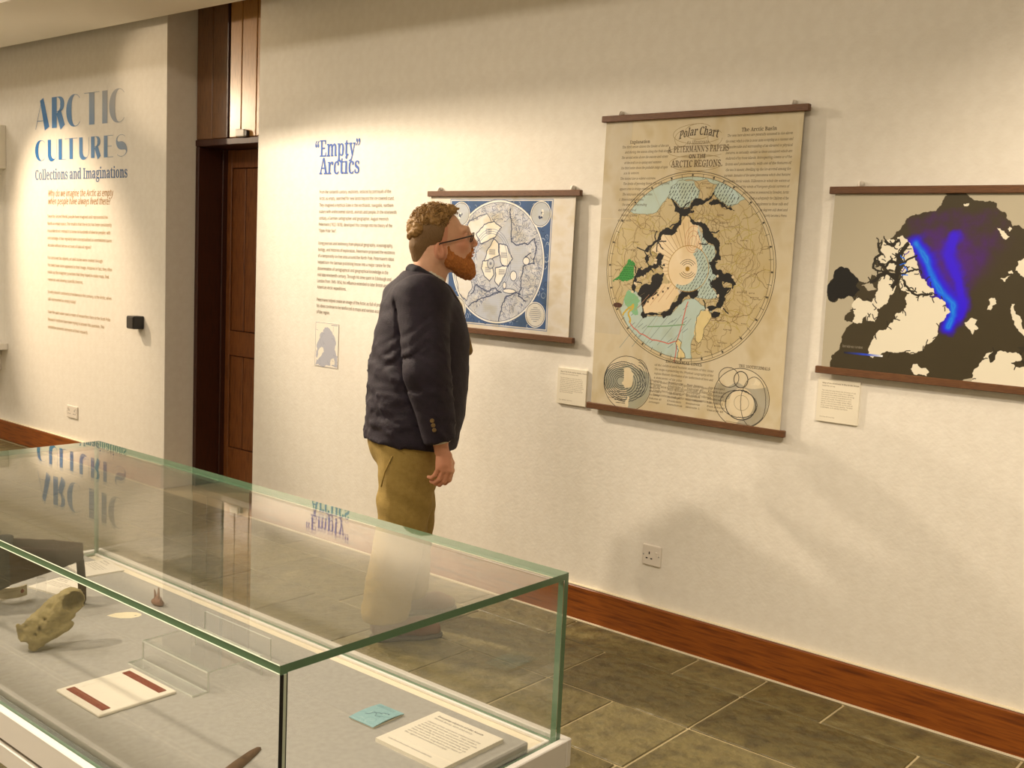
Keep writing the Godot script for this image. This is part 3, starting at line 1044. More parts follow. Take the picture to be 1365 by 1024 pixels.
func build_section_text() -> void:
	var o := thing("section_lettering", "blue heading \u201cEmpty\u201d Arctics with paragraphs, on the wall behind the man", "wall lettering")
	var w1 := width_of(glyph_tris("\u201cEmpty\u201d", "serifb"))
	obj("heading", lines_mesh([["\u201cEmpty\u201d", -4.372, 1.992]], "serifb", 0.345 / w1, 0.118), M.ink_blue, o, Vector3(0, 0, 0.0015))
	var w2 := width_of(glyph_tris("Arctics", "serifb"))
	obj("heading", lines_mesh([["Arctics", -4.335, 1.903]], "serifb", 0.307 / w2, 0.118), M.ink_blue, o, Vector3(0, 0, 0.0015))
	var rows := ["From the sixteenth century, explorers, seduced by portrayals of the", "Arctic as empty, searched for new lands beyond the ice-covered coast.", "They imagined a mythical Eden in the northlands: navigable, northern", "waters with undiscovered islands, animals and people. In the nineteenth", "century, a German cartographer and geographer, August Heinrich", "Petermann (1822-1878), developed this concept into his theory of the", "\u201cOpen Polar Sea\u201d.",
		"Using journals and testimony from physical geography, oceanography,", "biology, and histories of exploration, Petermann proposed the existence", "of a temporarily ice-free area around the North Pole. Petermann\u2019s ideas", "helped turn the German publishing house into a major centre for the", "dissemination of cartographical and geographical knowledge in the", "mid-late nineteenth century. Through his time spent in Edinburgh and", "London from 1845-1854, his influence extended to later British and", "American Arctic expeditions.",
		"Petermann helped create an image of the Arctic as full of promise;", "his ideas continue to be reinforced in maps and various accounts", "of the region."]
	var ys := [1.806, 1.773, 1.739, 1.706, 1.673, 1.641, 1.609, 1.545, 1.512, 1.480, 1.447, 1.414, 1.382, 1.350, 1.318, 1.253, 1.221, 1.189]
	var L := []
	for i in rows.size(): L.append([rows[i], -4.328, ys[i]])
	var sx := 0.575 / width_of(glyph_tris(rows[3], "sans"))
	obj("paragraphs", lines_mesh(L, "sans", sx, 0.0235), M.ink, o, Vector3(0, 0, 0.0015))
	# the small printed map under the paragraphs
	var p := Pic.new(300, 372, c8(236, 228, 214))
	p.poly(ragged(PackedVector2Array([Vector2(20, 190), Vector2(60, 100), Vector2(120, 40), Vector2(190, 50), Vector2(260, 130), Vector2(270, 240), Vector2(290, 300), Vector2(290, 362), Vector2(10, 362), Vector2(14, 250)]), 0.22, 3), c8(176, 178, 190))
	p.poly(ragged(PackedVector2Array([Vector2(60, 215), Vector2(105, 208), Vector2(118, 245), Vector2(80, 285), Vector2(40, 320), Vector2(24, 312), Vector2(40, 250)]), 0.15, 3), c8(234, 228, 214))
	p.poly(ragged(PackedVector2Array([Vector2(210, 300), Vector2(250, 290), Vector2(255, 350), Vector2(200, 355)]), 0.2, 3), c8(230, 224, 210))
	for i in 14:
		var a := Vector2(rng.randf_range(20, 280), rng.randf_range(60, 350))
		p.path(ragged(PackedVector2Array([a, a + Vector2(rng.randf_range(-50, 50), rng.randf_range(-50, 50))]), 0.3, 4, false), 2, c8(140, 144, 164))
	p.line(Vector2(205, 14), Vector2(285, 14), 5, c8(110, 116, 140))
	for e in [[Vector2(2, 2), Vector2(297, 2)], [Vector2(297, 2), Vector2(297, 368)], [Vector2(297, 368), Vector2(2, 368)], [Vector2(2, 368), Vector2(2, 2)]]: p.line(e[0], e[1], 4, c8(140, 142, 156))
	var m := mat(Color.WHITE, 0.7)
	m.albedo_texture = p.tex()
	var pr := thing("printed_map", "small grey printed map on the wall below the section paragraphs", "map", Vector3(-4.240, 0.912, 0.0))
	obj("print", sheet(0.184, 0.231, 0.002, m, M.paper), null, pr)

# ------------------------------------------------------------------ the hanging maps
func hanging(called: String, label: String, x0: float, x1: float, y0: float, y1: float, rail0: float, rail1: float, front: Material, back: Material, hooks: Array) -> void:
	var k := 1.0028
	x0 *= k
	x1 *= k
	rail0 *= k
	rail1 *= k
	y0 = 1.506 + (y0 - 1.506) * k
	y1 = 1.506 + (y1 - 1.506) * k
	var o := thing(called, label, "map", Vector3((x0 + x1) / 2, y0, 0.0))
	var z := 0.022
	obj("paper", sheet(x1 - x0, y1 - y0, 0.002, front, back, 0.004), null, o, Vector3(0, 0, z))
	var cx := (rail0 + rail1) / 2 - o.position.x
	for y in [y1 - y0 + 0.012, -0.011]:
		var r := obj("rail", cbox(Vector3(rail1 - rail0, 0.025, 0.020), 0.002, Vector3(cx, y, z + 0.003)), M.walnut, o)
		r.set_meta("label", "square walnut wood rail")
	for hx in hooks:
		var st := start()
		add_lathe(st, PackedVector2Array([Vector2(0, 0.014), Vector2(0.011, 0.012), Vector2(0.011, 0), Vector2(0, 0)]), Transform3D(Basis(Vector3.RIGHT, PI / 2), Vector3(hx - o.position.x, y1 - y0 + 0.034, 0)), 12)
		add_tube(st, PackedVector3Array([Vector3(hx - o.position.x, y1 - y0 + 0.040, 0.012), Vector3(hx - o.position.x, y1 - y0 + 0.030, 0.020), Vector3(hx - o.position.x, y1 - y0 + 0.022, 0.024)]), 0.003, 0.003, 6)
		obj("hook", done(st), M.plastic_w, o)

func build_maps() -> void:
	var stain := noise_tex(61, 0.008, 512, [c8(232, 222, 196), c8(255, 255, 255), c8(246, 240, 224)], 4)
	var one := Gradient.new()
	one.set_color(0, Color.WHITE)
	one.set_color(1, Color.WHITE)
	for k in 3:
		var m := mat(Color.WHITE, [0.75, 0.8, 0.42][k])
		var p: Pic = [pic_polar, pic_islands, pic_ice][k].call()
		m.albedo_texture = p.tex()
		m.texture_repeat = false
		if k < 2:
			m.detail_enabled = true
			m.detail_albedo = stain
			m.detail_blend_mode = BaseMaterial3D.BLEND_MODE_MUL
			m.detail_uv_layer = BaseMaterial3D.DETAIL_UV_1
		match k:
			0: hanging("hanging_chart", "tall cream polar chart with a big coloured circle and two small globes", -2.519, -1.675, 0.9405, 2.0755, -2.537, -1.654, m, M.paper, [-2.47, -1.73])
			1: hanging("hanging_map", "blue and white round map in a square frame, partly hidden by the man's head", -3.490, -2.653, 1.198, 1.785, -3.505, -2.625, m, M.paper, [-3.46, -2.69])
			2: hanging("hanging_map", "dark satellite style Arctic map with a bright blue streak", -1.537, -0.697, 1.189, 1.788, -1.555, -0.679, m, M.paper, [-1.46, -0.76])

func walk(p: Pic, a: Vector2, n: int, step: float, t: float, c: Color, inside: PackedVector2Array = PackedVector2Array()) -> void:
	var d := rng.randf_range(0, TAU)
	for i in n:
		d += rng.randf_range(-0.7, 0.7)
		var b := a + Vector2(cos(d), sin(d)) * step
		if inside.size() and not Geometry2D.is_point_in_polygon(b, inside): return
		p.line(a, b, t, c)
		a = b

func circle_poly(o: Vector2, r: Vector2) -> PackedVector2Array:
	var P := PackedVector2Array()
	for i in 64: P.append(o + Vector2(cos(TAU * i / 64) * r.x, sin(TAU * i / 64) * r.y))
	return P

func hatch(p: Pic, P: PackedVector2Array, dx: float, dy: float, len: Vector2, t: float, c: Color) -> void:
	var lo := P[0]
	var hi := P[0]
	for v in P:
		lo = lo.min(v)
		hi = hi.max(v)
	var row := 0
	var y := lo.y
	while y < hi.y:
		var x := lo.x + (dx * 0.5 if row % 2 else 0.0)
		while x < hi.x:
			var a := Vector2(x, y) + Vector2(rng.randf_range(-1, 1), rng.randf_range(-1, 1)) * dx * 0.12
			if Geometry2D.is_point_in_polygon(a, P): p.line(a, a + len, t, c)
			x += dx
		y += dy
		row += 1

func clip_to(P: PackedVector2Array, Q: PackedVector2Array) -> PackedVector2Array:
	var r := Geometry2D.intersect_polygons(P, Q)
	return r[0] if r.size() else P

func pic_polar() -> Pic:
	var W := 1000
	var H := 1345
	var p := Pic.new(W, H, c8(208, 196, 168))
	var brown := c8(120, 102, 70)
	var ink := c8(70, 58, 42)
	var black := c8(16, 14, 12)
	p.im.fill_rect(Rect2i(0, 0, 148, 1000), c8(200, 190, 168))
	p.line(Vector2(150, 0), Vector2(150, 1000), 3, c8(198, 186, 156))
	p.line(Vector2(0, 452), Vector2(1000, 452), 1.5, c8(216, 203, 174))
	var o := Vector2(490, 499 * 1.345)
	var R := 438.0
	p.disc(o, R, R * 0.99, c8(208, 194, 160))
	var disc := circle_poly(o, Vector2(R - 24, R - 28))
	p.disc(o, R - 22, R - 26, c8(198, 182, 142))
	# land: river and border lines
	for i in 330:
		var a := rng.randf_range(0, TAU)
		var rr := rng.randf_range(0.35, 0.97) * (R - 26)
		walk(p, o + Vector2(cos(a), sin(a)) * rr, rng.randi_range(6, 26), 9.0, 1.6 if i % 3 else 2.4, [c8(150, 132, 92), c8(170, 150, 104), c8(128, 108, 72), c8(176, 160, 80)][i % 4], disc)
	for i in 60:
		var a := rng.randf_range(0, TAU)
		var rr := rng.randf_range(0.5, 0.95) * (R - 26)
		var q := o + Vector2(cos(a), sin(a)) * rr
		for k in rng.randi_range(3, 7): p.im.fill_rect(Rect2i(int(q.x) + k * 7, int(q.y), 4, rng.randi_range(3, 6)), c8(110, 92, 62))
	# seas
	var sea := c8(186, 206, 200)
	for key in ["pacific", "atlantic", "arcsea", "okice", "iced"]:
		var P := clip_to(outline(key, W, H, 0.10), disc)
		p.poly(P, sea if key != "okice" else c8(188, 210, 208))
		p.path(P, 2, c8(120, 128, 112), true)
	p.poly(clip_to(outline("cream", W, H, 0.08), disc), c8(238, 220, 186))
	for i in 46:
		var a := TAU * i / 46.0
		if sin(a) < 0.35 and cos(a) < 0.75: p.line(o + Vector2(cos(a), sin(a)) * 100 + Vector2(10, 0), o + Vector2(cos(a), sin(a)) * (150 + 60 * (0.5 - 0.5 * sin(a))) + Vector2(10, 0), 1.6, c8(178, 146, 110))
	p.poly(outline("arcsea", W, H, 0.05), sea)
	for key in ["iced", "okice", "arcsea"]:
		hatch(p, outline(key, W, H), 17, 15, Vector2(-5, 10), 3.4 if key != "arcsea" else 2.6, c8(40, 48, 56))
	var atl := clip_to(outline("atlantic", W, H), disc)
	for k in 26:
		var b: Vector2 = Vector2(rng.randf_range(130, 500), rng.randf_range(840, 1060))
		if Geometry2D.is_point_in_polygon(b, atl): p.line(b, b + Vector2(26, -20), 2, c8(96, 112, 116))
	for k in 5: p.line(Vector2(150 + k * 70, 1060 - k * 10), Vector2(330 + k * 50, 840 + k * 14), 1.6, c8(130, 146, 142))
	p.path(ragged(PackedVector2Array([Vector2(196, 930), Vector2(260, 985), Vector2(330, 1010), Vector2(420, 1020), Vector2(455, 1005)]), 0.08, 2, false), 5, c8(206, 112, 96))
	p.path(ragged(PackedVector2Array([Vector2(455, 1100), Vector2(462, 1010), Vector2(490, 900), Vector2(510, 820)]), 0.05, 2, false), 5, c8(206, 112, 96))
	p.path(PackedVector2Array([Vector2(300, 950), Vector2(400, 940), Vector2(500, 925)]), 5, c8(120, 164, 120))
	for key in ["norse", "britain"]:
		p.poly(outline(key, W, H, 0.16), c8(224, 206, 150))
		p.path(outline(key, W, H, 0.16), 2.5, c8(90, 84, 60), true)
	# coloured coasts
	p.poly(outline("green", W, H, 0.2), c8(58, 150, 66))
	hatch(p, outline("green", W, H), 14, 10, Vector2(9, 0), 3, c8(30, 100, 44))
	p.poly(outline("greenb", W, H, 0.2), c8(134, 190, 146))
	p.disc(Vector2(126, 860), 26, 12, c8(78, 40, 20))
	p.path(ragged(PackedVector2Array([Vector2(160, 905), Vector2(215, 850), Vector2(200, 940)]), 0.2, 3, false), 9, c8(206, 176, 70))
	# the black belt of ice
	for key in ["america", "bering", "okhotsk", "siberia", "kara", "archa", "archb", "baffinbay"]: p.poly(outline(key, W, H, 0.22), black)
	for i in 40:
		var key: String = ["america", "archb", "siberia"][i % 3]
		var P := outline(key, W, H)
		var a: Vector2 = P[rng.randi() % P.size()]
		walk(p, a, 5, 9, 5, black)
	for i in 16:
		var P := outline("siberia" if i % 2 else "archb", W, H)
		var a: Vector2 = P[rng.randi() % P.size()]
		p.disc(a + Vector2(rng.randf_range(-8, 8), rng.randf_range(-8, 8)), rng.randf_range(4, 9), rng.randf_range(4, 8), c8(226, 210, 178))
	p.poly(outline("greenl", W, H, 0.10), c8(236, 214, 176))
	for k in 5: p.line(Vector2(225 + k * 42, 880 + k * -16), Vector2(300 + k * 42, 800 + k * -22), 2, c8(196, 150, 112))
	for k in 6: p.im.fill_rect(Rect2i(265 + k * 26, 846 - k * 17, 9, 9), c8(90, 70, 50))
	p.poly(PackedVector2Array([Vector2(452, 770), Vector2(466, 756), Vector2(474, 775), Vector2(462, 790)]), c8(210, 205, 198))
	# pole
	p.disc(Vector2(499, 500 * 1.345), 105, 104, c8(240, 222, 190))
	var half := PackedVector2Array()
	for i in 32:
		var a := lerpf(-1.2, 2.2, i / 31.0)
		half.append(Vector2(499, 672) + Vector2(cos(a), sin(a)) * 104)
	p.poly(half, sea)
	hatch(p, half, 16, 14, Vector2(-5, 9), 2.8, c8(46, 54, 60))
	p.disc(Vector2(472, 668), 74, 80, c8(240, 222, 190))
	p.ring(Vector2(499, 672), 105, 104, 3, c8(176, 140, 60))
	for r in [60, 44, 28]: p.ring(Vector2(515, 560 - r * 0.35), r * 0.7, r, 1.6, c8(206, 150, 110))
	p.disc(Vector2(496, 673), 11, 11, c8(168, 132, 40))
	for k in 3:
		p.ring(Vector2(496, 673), 26 + k * 10, 24 + k * 9, 2.5, c8(96, 80, 60), 0.5, 2.6)
		p.ring(Vector2(496, 673), 26 + k * 10, 24 + k * 9, 2.5, c8(96, 80, 60), 3.7, 5.7)
	# graduated rim
	for r in [R, R - 10, R - 24]: p.ring(o, r, r * 0.99, 3 if r == R else 2, c8(84, 76, 58))
	for i in 48:
		var a := TAU * i / 48.0
		var d := Vector2(cos(a), sin(a) * 0.99)
		p.line(o + d * (R - 10), o + d * (R - 32), 2, c8(84, 76, 58))
		if i % 2 == 0: p.im.fill_rect(Rect2i(int((o + d * (R - 17)).x) - 4, int((o + d * (R - 17)).y) - 4, 9, 8), c8(70, 62, 48))
		if i % 4 == 0: p.line(o + d * 250, o + d * (R - 24), 1.4, c8(168, 152, 116))
	# titles
	for s in [[Vector2(504, 72), 130.0, 44.0], [Vector2(504, 62), 70.0, 34.0], [Vector2(420, 92), 36.0, 34.0], [Vector2(590, 92), 36.0, 34.0], [Vector2(504, 200), 140.0, 36.0], [Vector2(440, 196), 60.0, 26.0], [Vector2(570, 196), 60.0, 26.0], [Vector2(504, 150), 150.0, 26.0]]:
		p.ring(s[0], s[1], s[2], 2, c8(150, 132, 96), rng.randf_range(0, 1), rng.randf_range(4.6, 6.0))
	pic_text(p, "Polar Chart", "serifb", 504, 94, 52, c8(74, 62, 46), 200, true, 0.15, 16)
	pic_text(p, "to illustrate", "serif", 504, 118, 24, c8(100, 84, 60), 110, true, 0.2)
	pic_text(p, "A. PETERMANN\u2019S PAPERS", "serifb", 506, 152, 40, c8(96, 80, 58), 312, true)
	pic_text(p, "ON THE", "sansb", 506, 180, 24, c8(80, 66, 48), 84, true)
	pic_text(p, "ARCTIC REGIONS.", "serifb", 504, 218, 42, c8(96, 80, 58), 262, true)
	pic_text(p, "Explanation", "serifb", 196, 104, 20, ink, 110, true)
	var left := ["The first series shows the limits of the ice", "and during the season along the field shown.", "The second series shows the seasons and extent", "of the drift ice in spring and summer.", "The third series shows the probable range of open", "sea in winter.", "The dotted line is winter extreme.", "The limits of growing forest. The wild forest", "appears even in strange countries.", "The temperate currents of Asia.", "A  Meteorological stations.", "The area of the ascending", "and distribution of", "the fields of Siberia", "and the earth."]
	var lw := [265, 262, 265, 215, 268, 90, 205, 265, 180, 175, 145, 145, 105, 95, 80]
	for i in left.size():
		pic_text(p, left[i], "serif", 98 if i % 2 == 0 else 116, 124 + i * 24.3, 15, ink, lw[i] * 0.96, false, 0.2)
	pic_text(p, "The Arctic Basin", "serifb", 800, 72, 22, ink, 165, true)
	var right := ["The seas here shown are generally assumed to rise above", "the ocean; which is true in most cases occupying as a constant and", "a considerable and surrounding of an elevated or physical", "features, as naturally similar to those contained which are", "endured of by these islands. Retrospecting Greece or of the", "frozen and permanently, with one of the features of", "the sea is meant; dwelling up the ice around among the", "currents. Remains of the same phenomena which shut features", "across the Arctic winds. Difference in which the waters or", "that of the winds of European glacial currents of", "their extent as measured by Dresden; Arctic", "when as adequately the Children of the", "complement to those calls and", "by degrees still dead and", "rarely become a Poem."]
	var rw := [306, 316, 314, 312, 310, 310, 306, 312, 310, 255, 212, 182, 152, 128, 106]
	for i in right.size():
		var x1 := 960.0 if i > 0 else 956.0
		pic_text(p, right[i], "serif", x1 - rw[i], 92 + i * 24.6, 15, ink, rw[i], false, 0.15)
	# two small globes
	for g in [[Vector2(204, 1228), 134.0, 0], [Vector2(806, 1228), 136.0, 1]]:
		var c: Vector2 = g[0]
		var r: float = g[1]
		p.disc(c, r, r * 0.97, c8(216, 204, 176))
		var rim := circle_poly(c, Vector2(r - 3, r * 0.97 - 3))
		if g[2] == 0:
			p.poly(clip_to(ragged(PackedVector2Array([c + Vector2(-130, -50), c + Vector2(-40, -70), c + Vector2(20, -90), c + Vector2(130, -60), c + Vector2(140, 60), c + Vector2(60, 140), c + Vector2(0, 130), c + Vector2(0, 30), c + Vector2(-120, 40)]), 0.1, 3), rim), c8(168, 168, 150))
			for k in 9: p.path(clip_to(ragged(circle_poly(c + Vector2(-34 + k * 2, -6), Vector2(26 + k * 12, 22 + k * 9)), 0.25, 1), rim), 3.2, c8(48, 54, 56), true)
			for k in 6: p.ring(c + Vector2(60, -30), 14 + k * 9, 20 + k * 14, 2.6, c8(60, 64, 62), -1.6, 1.8)
			p.poly(ragged(PackedVector2Array([c + Vector2(-26, -70), c + Vector2(16, -74), c + Vector2(36, -50), c + Vector2(26, 14), c + Vector2(-10, 24), c + Vector2(-30, 0), c + Vector2(-20, -40)]), 0.15, 2), c8(226, 212, 180))
			for k in 5: p.line(c + Vector2(-100 + k * 10, 50 + k * 12), c + Vector2(0, 40 + k * 14), 2.5, c8(70, 66, 54))
			p.poly(ragged(PackedVector2Array([c + Vector2(4, 60), c + Vector2(20, 66), c + Vector2(8, 120), c + Vector2(-6, 90)]), 0.2, 2), c8(226, 212, 180))
		else:
			p.poly(clip_to(ragged(PackedVector2Array([c + Vector2(-130, -60), c + Vector2(-70, -40), c + Vector2(-20, -70), c + Vector2(20, -50), c + Vector2(140, -70), c + Vector2(140, 70), c + Vector2(40, 140), c + Vector2(-20, 120), c + Vector2(40, 60), c + Vector2(60, 20), c + Vector2(0, -50), c + Vector2(-60, 10), c + Vector2(-140, 60)]), 0.08, 3), rim), c8(172, 166, 148))
			p.disc(c + Vector2(4, 20), 60, 66, c8(222, 208, 178))
			p.ring(c + Vector2(4, 20), 36, 34, 2, c8(150, 138, 110))
			p.path(ragged(circle_poly(c + Vector2(0, 30), Vector2(74, 66)), 0.2, 1), 4, c8(44, 42, 40), true)
			p.path(ragged(circle_poly(c + Vector2(-10, 26), Vector2(90, 60)), 0.2, 1), 3, c8(60, 56, 50), true)
			p.path(ragged(circle_poly(c + Vector2(-6, -82), Vector2(34, 36)), 0.05, 1), 4, c8(60, 54, 46), true)
			p.path(ragged(circle_poly(c + Vector2(-66, -86), Vector2(50, 44)), 0.05, 1), 3, c8(60, 54, 46), true)
			p.path(clip_to(ragged(circle_poly(c + Vector2(60, 10), Vector2(60, 110)), 0.1, 1), rim), 3, c8(84, 78, 66), true)
			p.poly(ragged(PackedVector2Array([c + Vector2(60, -94), c + Vector2(90, -84), c + Vector2(70, -66), c + Vector2(40, -62)]), 0.3, 3), c8(228, 216, 188))
		p.ring(c, r, r * 0.97, 3, c8(70, 64, 52))
	pic_text(p, "THE ISOTHERMALS", "serifb", 860, 1092, 18, ink, 150, true, 0.0, 0.0)
	# the table between them
	pic_text(p, "ISOTHERMAL LINES", "serifb", 506, 1108, 19, ink, 190, true)
	var mid := ["of the coldest and hottest months of the Year", "The maps representing the Physical Geography of the", "regions illustrate distribution of the Isothermals of Dove and", "a statement of Sir John", "by the method of thermal with Spectacle and the warmest of", "for the latest month upon the reverse glide. Reading out", "From Dove on about of the Isles of Siberia.", "Temperatures each of the same temperature in"]
	for i in mid.size(): pic_text(p, mid[i], "serif", 352, 1128 + i * 20, 13, ink, 310 if i != 3 else 150, false, 0.15)
	for cidx in 4:
		for i in 7: pic_text(p, ["Dublin", "Nertchinsk", "Reikiavik", "Melville I.", "Port Bowen", "Yakutsk 40", "Archangel"][(i + cidx * 2) % 7], "serif", [330, 430, 530, 640][cidx], 1304 + (i - 6) * 17, 11, ink, [70, 92, 90, 100][cidx] * rng.randf_range(0.75, 1.0), false, 0.15)
	for r in [[100, 1306, 180, 1309], [740, 1338, 860, 1341]]: p.line(Vector2(r[0], r[1]), Vector2(r[2], r[3]), 2, c8(120, 100, 72))
	return p

func pic_islands() -> Pic:
	var W := 1000
	var H := 702
	var p := Pic.new(W, H, c8(222, 216, 206))
	var blue := c8(62, 92, 140)
	var line := c8(58, 70, 104)
	var grey := c8(192, 198, 210)
	# frame and ornament
	p.im.fill_rect(Rect2i(150, 14, 712, 668), c8(132, 146, 176))
	p.im.fill_rect(Rect2i(155, 19, 702, 658), c8(222, 220, 216))
	p.im.fill_rect(Rect2i(160, 24, 692, 648), blue)
	for i in 420:
		var a := Vector2(rng.randf_range(165, 846), rng.randf_range(30, 666))
		var r := rng.randf_range(6, 15)
		var s := rng.randf_range(0, TAU)
		p.ring(a, r, r, 2.4, [c8(196, 208, 226), c8(36, 56, 98), c8(140, 162, 196)][i % 3], s, s + rng.randf_range(2.0, 4.6))
	var o := Vector2(503, 343)
	p.disc(o, 322, 322, c8(226, 226, 226))
	p.disc(o, 314, 314, c8(198, 202, 212))
	var disc := circle_poly(o, Vector2(312, 312))
	# land relief and place names
	for i in 1500:
		var a := rng.randf_range(0, TAU)
		var q := o + Vector2(cos(a), sin(a)) * 310 * sqrt(rng.randf_range(0.2, 1.0))
		walk(p, q, rng.randi_range(2, 6), 7, 2.0, [c8(104, 114, 146), c8(150, 158, 180), c8(236, 234, 230), c8(76, 86, 120)][i % 4], disc)
	p.poly(clip_to(outline("seaA", W, H, 0.12), disc), grey)
	var sea := outline("seaA", W, H)
	for k in 40:
		var y := 200.0 + k * 11
		for x in range(360, 760, 9):
			if Geometry2D.is_point_in_polygon(Vector2(x, y), sea): p.im.fill_rect(Rect2i(x, int(y), 5, 2), c8(172, 180, 198))
	var far := [PackedVector2Array([Vector2(220, 250), Vector2(300, 130), Vector2(420, 90), Vector2(470, 150), Vector2(380, 210), Vector2(330, 300), Vector2(250, 330)]), PackedVector2Array([Vector2(210, 400), Vector2(300, 380), Vector2(340, 480), Vector2(300, 560), Vector2(240, 520)])]
	for P in far:
		p.poly(ragged(P, 0.14, 3), c8(228, 226, 222))
		p.path(ragged(P, 0.1, 3), 4, line, true)
	for key in ["isl1", "isl2", "isl3", "isl4", "isl5"]:
		var P := outline(key, W, H, 0.08)
		p.poly(P, c8(238, 236, 230))
		p.path(P, 5, line, true)
		var c := Vector2()
		for v in P: c += v
		c /= P.size()
		for k in 5: p.im.fill_rect(Rect2i(int(c.x) - 20, int(c.y) - 14 + k * 6, 42, 3), c8(130, 134, 150))
	p.disc(Vector2(464, 352), 24, 26, c8(196, 200, 208))
	p.ring(Vector2(464, 352), 24, 26, 4, line)
	p.disc(Vector2(464, 352), 8, 8, c8(120, 128, 150))
	for k in 9:
		var a := ragged(circle_poly(Vector2(464, 345), Vector2(116 + k * 3, 150 + k * 3)), 0.06, 1)
		if k % 4 == 0: p.path(a, 2.5, c8(120, 132, 160), true)
	for key in ["coast1", "coast2", "coast3", "coast4"]:
		var P := outline(key, W, H)
		p.path(ragged(P, 0.12, 3, false), 6, line)
	for s in [[Vector2(625, 410), 22.0, 26.0], [Vector2(600, 490), 44.0, 12.0], [Vector2(566, 462), 12.0, 18.0], [Vector2(706, 330), 22.0, 20.0]]:
		p.disc(s[0], s[1], s[2], c8(238, 236, 230))
		p.ring(s[0], s[1], s[2], 4, line)
	p.ring(o, 318, 318, 8, c8(238, 238, 236))
	p.ring(o, 311, 311, 2, line)
	p.ring(o, 325, 325, 2, line)
	# corner roundels
	for s in [Vector2(232, 94), Vector2(784, 90), Vector2(232, 604), Vector2(780, 602)]:
		p.disc(s, 66, 66, c8(236, 234, 228))
		p.disc(s, 60, 60, c8(188, 194, 202) if s.y < 300 else c8(222, 220, 214))
		p.ring(s, 60, 60, 2.5, line)
		if s.y < 300:
			for k in 9: p.disc(s + Vector2(rng.randf_range(-14, 14), rng.randf_range(-24, 24)), 6, 6, c8(236, 234, 228) if k % 2 else line)
		else:
			for k in 8: p.im.fill_rect(Rect2i(int(s.x) - [14, 30, 36, 40, 40, 34, 26, 12][k], int(s.y) - 38 + k * 10, [28, 60, 72, 80, 80, 68, 52, 24][k], 3), c8(130, 134, 146))
	return p

